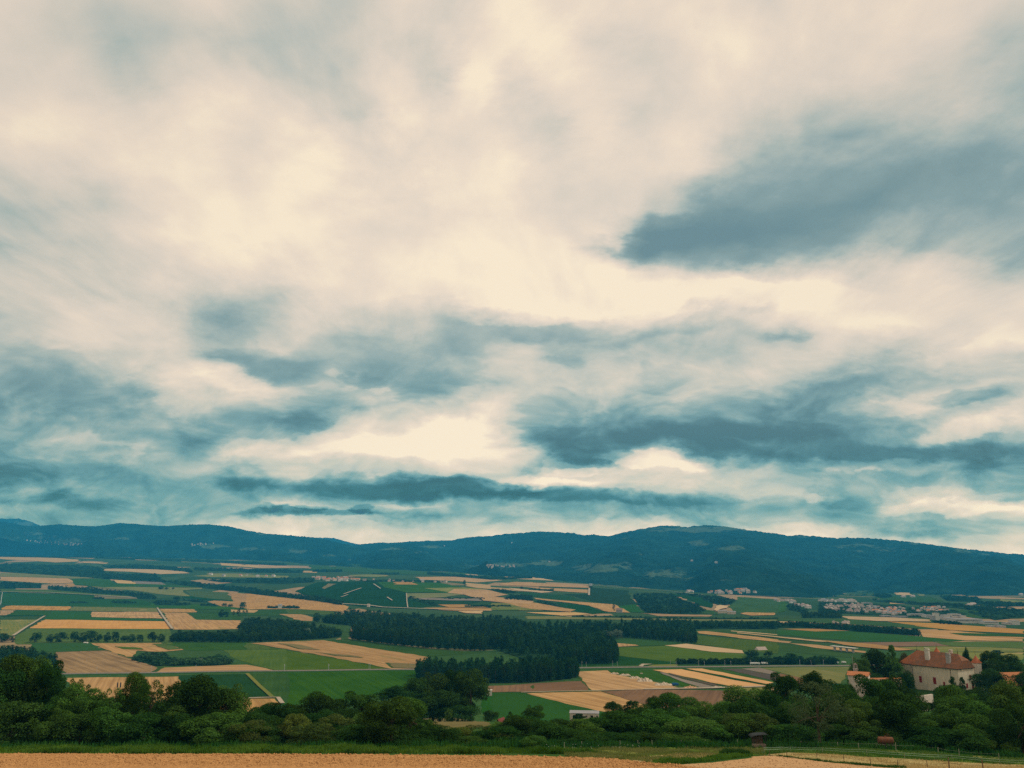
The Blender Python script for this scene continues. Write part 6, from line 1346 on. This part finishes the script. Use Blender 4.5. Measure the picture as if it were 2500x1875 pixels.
# single clouds and breaks between them: (place in the sky as seen in the photo, half sizes, tilt, thicker(+) or thinner(-), softness)
BL = [(650,892,160,38,-10,.15,.6),(881,932,60,17,0,.17,.35),(1017,949,85,22,-8,.15,.35),(757,1039,80,28,-10,.18,.35),(480,1073,70,34,-20,.15,.5),(110,970,190,45,-12,.08,.6),(60,1140,220,30,-6,.18,.6),(186,1234,150,12,-2,.10,.7),
 (763,1252,160,13,0,.26,.22),(700,1241,30,15,0,.2,.25),(775,1240,24,11,0,.2,.25),(885,1241,30,19,20,.22,.25),(990,1186,430,20,-2,.24,.6),(1400,1215,340,16,-1,.2,.6),(620,1180,100,14,0,.12,.5),
 (1645,1061,440,26,1,.22,.5),(1420,1103,105,20,0,.22,.28),(1790,1107,140,22,-4,.2,.3),(2239,1112,290,26,2,.16,.4),(1476,1016,95,19,12,.14,.5),(2013,971,200,28,18,.17,.45),(2352,960,85,20,8,.18,.35),
 (1645,818,180,19,3,.13,.6),(1911,827,70,15,3,.13,.7),(1634,785,50,9,15,.11,.7),(1736,779,42,8,8,.10,.7),(1843,765,35,10,25,.12,.7),(2318,833,95,11,22,.09,.7),(1391,886,70,14,3,.09,.6),(1436,796,115,30,5,.12,.3),(1284,813,75,28,-5,.1,.35),(2437,1214,60,12,3,.09,.6),
 (1770,560,185,52,8,.14,.5),(2060,470,330,62,18,.07,.6),(1580,575,45,22,10,.16,.5),(1960,140,200,50,10,.04,.8),
 (850,1095,300,20,0,-.17,.6),(1073,1062,140,40,20,-.16,.5),(1590,1122,120,20,-12,-.26,.22),(1440,1150,70,14,10,-.2,.25),(2097,1137,220,12,-3,-.16,.3),(1335,1180,170,11,-2,-.2,.35),(2323,1050,150,26,12,-.17,.3),(2013,1208,65,13,-3,-.13,.35),(2352,1233,165,18,5,-.2,.35),
 (553,926,115,30,-25,-.13,.35),(819,921,36,11,-10,-.09,.6),(254,1080,120,18,-3,-.09,.5),(2182,1000,85,20,8,-.12,.3),(1100,620,110,90,0,-.06,.9),(1240,430,60,110,-20,-.05,.8),(930,120,70,50,30,.05,.8),(935,270,50,40,20,.05,.7),(1525,90,60,45,0,.05,.8)]
sqv = comb(S1, Q1, 0.); tot2 = None
for (X_, Y_, rx, ry, an, de, so) in BL:
    s_, q_ = ray(X_, Y_); v_ = -(Y_ - 937.5) / F; dyv = CP - v_ * SP; q2_ = ray(X_, Y_ - 10)[1]
    mp = nt.nodes.new('ShaderNodeMapping'); mp.vector_type = 'TEXTURE'; mp.inputs['Location'].default_value = (s_, q_, 0); mp.inputs['Rotation'].default_value = (0, 0, R(an)); mp.inputs['Scale'].default_value = (rx / (F * dyv), (q2_ - q_) / 10 * ry, 1); L.new(sqv, mp.inputs[0])
    ln = nt.nodes.new('ShaderNodeVectorMath'); ln.operation = 'LENGTH'; L.new(mp.outputs[0], ln.inputs[0])
    c_ = mr(nt, ln.outputs['Value'], 1 + so, 1 - so, 0, de, True); tot2 = c_ if tot2 is None else mth(nt, 'ADD', tot2, c_)
tot = mth(nt, 'ADD', tot, tot2)
T0 = tot
lowm = mth(nt, 'SUBTRACT', 1, hmask)
def up_(v, dx, dy): return mapping(nt, v, (1, 1, 1), (0, 0, 0), (dx, dy, 0))
fb = two(lambda v: noise(nt, v, 2.0, 9, .54, .6))
# billows: lit from above, so each puff is brighter on its upper edge and darker at its base
bl0 = noise(nt, low, 1.7, 8, .52, .6); bl1 = noise(nt, up_(low, .04, .17), 1.7, 8, .52, .6)
rel = mth(nt, 'MULTIPLY', mth(nt, 'SUBTRACT', bl1, bl0), 1.1)
bh0 = noise(nt, hi, 2.2, 9, .58, .3); bh1 = noise(nt, up_(hi, .07, .10), 2.2, 9, .58, .3)
relh = mth(nt, 'MULTIPLY', mth(nt, 'SUBTRACT', bh1, bh0), 1.3)
edge = mr(nt, bl0, .45, .545, -1, 1, True)      # crisp cloud edges
d1 = mth(nt, 'MULTIPLY', mr(nt, fb, .25, .75, -1, 1), mth(nt, 'ADD', mth(nt, 'MULTIPLY', lowm, -.08), .17))
d2 = mth(nt, 'MULTIPLY', mth(nt, 'ADD', mth(nt, 'MULTIPLY', edge, .085), rel), lowm)
d3 = mth(nt, 'MULTIPLY', mth(nt, 'ADD', relh, mth(nt, 'MULTIPLY', mr(nt, bh0, .44, .60, -1, 1, True), .03)), hmask)
crisp = mr(nt, mth(nt, 'ADD', T0, mth(nt, 'MULTIPLY', mth(nt, 'SUBTRACT', bl0, .5), .75)), .43, .53, -1, 1, True)
T0 = mth(nt, 'ADD', T0, mth(nt, 'MULTIPLY', mth(nt, 'MULTIPLY', crisp, .055), lowm))
crh = mr(nt, mth(nt, 'ADD', T0, mth(nt, 'MULTIPLY', mth(nt, 'SUBTRACT', bh0, .5), .5)), .40, .56, -1, 1, True)
T0 = mth(nt, 'ADD', T0, mth(nt, 'MULTIPLY', mth(nt, 'MULTIPLY', crh, .028), hmask))
body = mr(nt, T0, .04, .40, .50, 1); T1 = mth(nt, 'ADD', T0, mth(nt, 'MULTIPLY', mth(nt, 'ADD', mth(nt, 'ADD', d1, d2), d3), body))
T1 = mth(nt, 'MULTIPLY', T1, .82)
ramp = nt.nodes.new('ShaderNodeValToRGB'); L.new(T1, ramp.inputs[0]); e = ramp.color_ramp.elements
def lin(c): return tuple(((x / 255 + .055) / 1.055) ** 2.4 if x > 10 else x / 255 / 12.92 for x in c)
stops = [(0, (248, 230, 204)), (.11, (230, 213, 195)), (.22, (215, 204, 188)), (.33, (197, 197, 184)), (.44, (184, 190, 182)), (.55, (163, 181, 176)), (.66, (136, 168, 168)), (.77, (108, 155, 161)), (.88, (85, 138, 150)), (1, (58, 116, 131)), (1.2, (42, 96, 112))]
stops = [(p * .82, c) for p, c in stops]
for i, (p, c) in enumerate(stops):
    q_ = e[0] if i == 0 else (e[len(e) - 1] if i == len(stops) - 1 else e.new(p))
    q_.position = p; q_.color = (*lin(c), 1)
for q_, (p, c) in zip(sorted(e, key=lambda a: a.position), stops): q_.color = (*lin(c), 1)
rh = nt.nodes.new('ShaderNodeValToRGB'); L.new(T1, rh.inputs[0]); e = rh.color_ramp.elements
sth = [(0, (246, 229, 203)), (.11, (233, 216, 197)), (.22, (221, 208, 193)), (.33, (207, 200, 187)), (.44, (190, 191, 182)), (.55, (170, 181, 175)), (.66, (151, 169, 168)), (.77, (134, 158, 160)), (.88, (126, 151, 154)), (1, (117, 145, 150)), (1.2, (106, 136, 144))]
sth = [(p * .82, c) for p, c in sth]
for i, (p, c) in enumerate(sth):
    q_ = e[0] if i == 0 else (e[len(e) - 1] if i == len(sth) - 1 else e.new(p)); q_.position = p
for q_, (p, c) in zip(sorted(e, key=lambda a: a.position), sth): q_.color = (*lin(c), 1)
cloud = mix(nt, mr(nt, Q0, .10, .30), ramp.outputs[0], rh.outputs[0])
# Nishita sky glimmers through the veil
sk = nt.nodes.new('ShaderNodeTexSky'); sk.sky_type = 'NISHITA'; sk.sun_disc = False; sk.sun_elevation = R(44); sk.sun_rotation = R(82)
skc = nt.nodes.new('ShaderNodeVectorMath'); skc.operation = 'SCALE'; skc.inputs['Scale'].default_value = .1; L.new(sk.outputs[0], skc.inputs[0])
# below the horizon: dark land
c2 = mix(nt, .05, cloud, skc.outputs[0])
# bright stretch of veil straight ahead: sky colour scaled up slightly
dot = nt.nodes.new('ShaderNodeVectorMath'); dot.operation = 'DOT_PRODUCT'; L.new(geo, dot.inputs[0]); dot.inputs[1].default_value = Vector((-.03, 1, .42)).normalized()
glow = mr(nt, dot.outputs['Value'], .88, 1.0, 1.0, 1.05)
gl = nt.nodes.new('ShaderNodeVectorMath'); gl.operation = 'SCALE'; L.new(c2, gl.inputs[0]); L.new(glow, gl.inputs['Scale'])
fin = mix(nt, mr(nt, dz_, -.03, -.005, 1, 0), gl.outputs[0], (.05, .07, .05))
# the valley air dims and tints what lies beyond it: the cloud deck itself is that much brighter
Lp = mth(nt, 'MINIMUM', mth(nt, 'DIVIDE', 16200., mth(nt, 'MAXIMUM', mth(nt, 'ABSOLUTE', dy_), .25)), mth(nt, 'DIVIDE', 1165., mth(nt, 'MAXIMUM', dz_, .02)))
Tr = mth(nt, 'EXPONENT', mth(nt, 'MULTIPLY', Lp, -HAZE_D))
ins = nt.nodes.new('ShaderNodeVectorMath'); ins.operation = 'SCALE'; ins.inputs[0].default_value = AIR_J; L.new(mth(nt, 'SUBTRACT', 1, Tr), ins.inputs['Scale'])
sb = nt.nodes.new('ShaderNodeVectorMath'); sb.operation = 'SUBTRACT'; L.new(fin, sb.inputs[0]); L.new(ins.outputs[0], sb.inputs[1])
dv_ = nt.nodes.new('ShaderNodeVectorMath'); dv_.operation = 'SCALE'; L.new(sb.outputs[0], dv_.inputs[0]); L.new(mth(nt, 'DIVIDE', 1, Tr), dv_.inputs['Scale'])
mx_ = nt.nodes.new('ShaderNodeVectorMath'); mx_.operation = 'MAXIMUM'; L.new(dv_.outputs[0], mx_.inputs[0]); mx_.inputs[1].default_value = (.01, .01, .01)
L.new(mx_.outputs[0], bg.inputs[0]); bg.inputs[1].default_value = 2 ** -EXPO
# ------------------------------------------------------------------ light, haze, view
SUN_EL, SUN_AZ = 44, 82        # degrees above the horizon; degrees left(-)/right of straight ahead
s = bpy.data.lights.new('sun', 'SUN'); s.energy = 2.2; s.angle = R(12); s.color = (1, .93, .82)
so = bpy.data.objects.new('sun', s); COL.objects.link(so)
sd = Vector((math.sin(R(SUN_AZ)) * math.cos(R(SUN_EL)), math.cos(R(SUN_AZ)) * math.cos(R(SUN_EL)), math.sin(R(SUN_EL))))
so.rotation_euler = sd.to_track_quat('Z', 'Y').to_euler()
hz = MB().box(-19000, 19000, -4200, 16200, -20, 1300)
m = bpy.data.materials.new('thin_air'); m.use_nodes = True; nt = m.node_tree
for n in list(nt.nodes):
    if n.type != 'OUTPUT_MATERIAL': nt.nodes.remove(n)
pv = nt.nodes.new('ShaderNodeVolumePrincipled'); pv.inputs['Color'].default_value = HAZE_COL; pv.inputs['Density'].default_value = HAZE_D
nt.links.new(pv.outputs[0], nt.nodes['Material Output'].inputs['Volume'])
if HAZE_D > 0:
    ho = hz.build('haze', m); tag(ho, 'thin blue air over the whole valley', 'haze', kind='stuff')
SC.view_settings.view_transform = 'Standard'; SC.view_settings.look = 'None'; SC.view_settings.exposure = globals().get('EXPO', 0); SC.view_settings.gamma = 1
SC.render.engine = 'CYCLES'
cy = SC.cycles; cy.use_denoising = False; cy.max_bounces = 6; cy.diffuse_bounces = 3; cy.glossy_bounces = 1; cy.transmission_bounces = 2; cy.transparent_max_bounces = 8; cy.volume_bounces = 1
cy.volume_max_steps = 64; cy.caustics_reflective = False; cy.caustics_refractive = False
try: cy.denoiser = 'OPENIMAGEDENOISE'; cy.denoising_input_passes = 'RGB_ALBEDO_NORMAL'
except Exception: pass
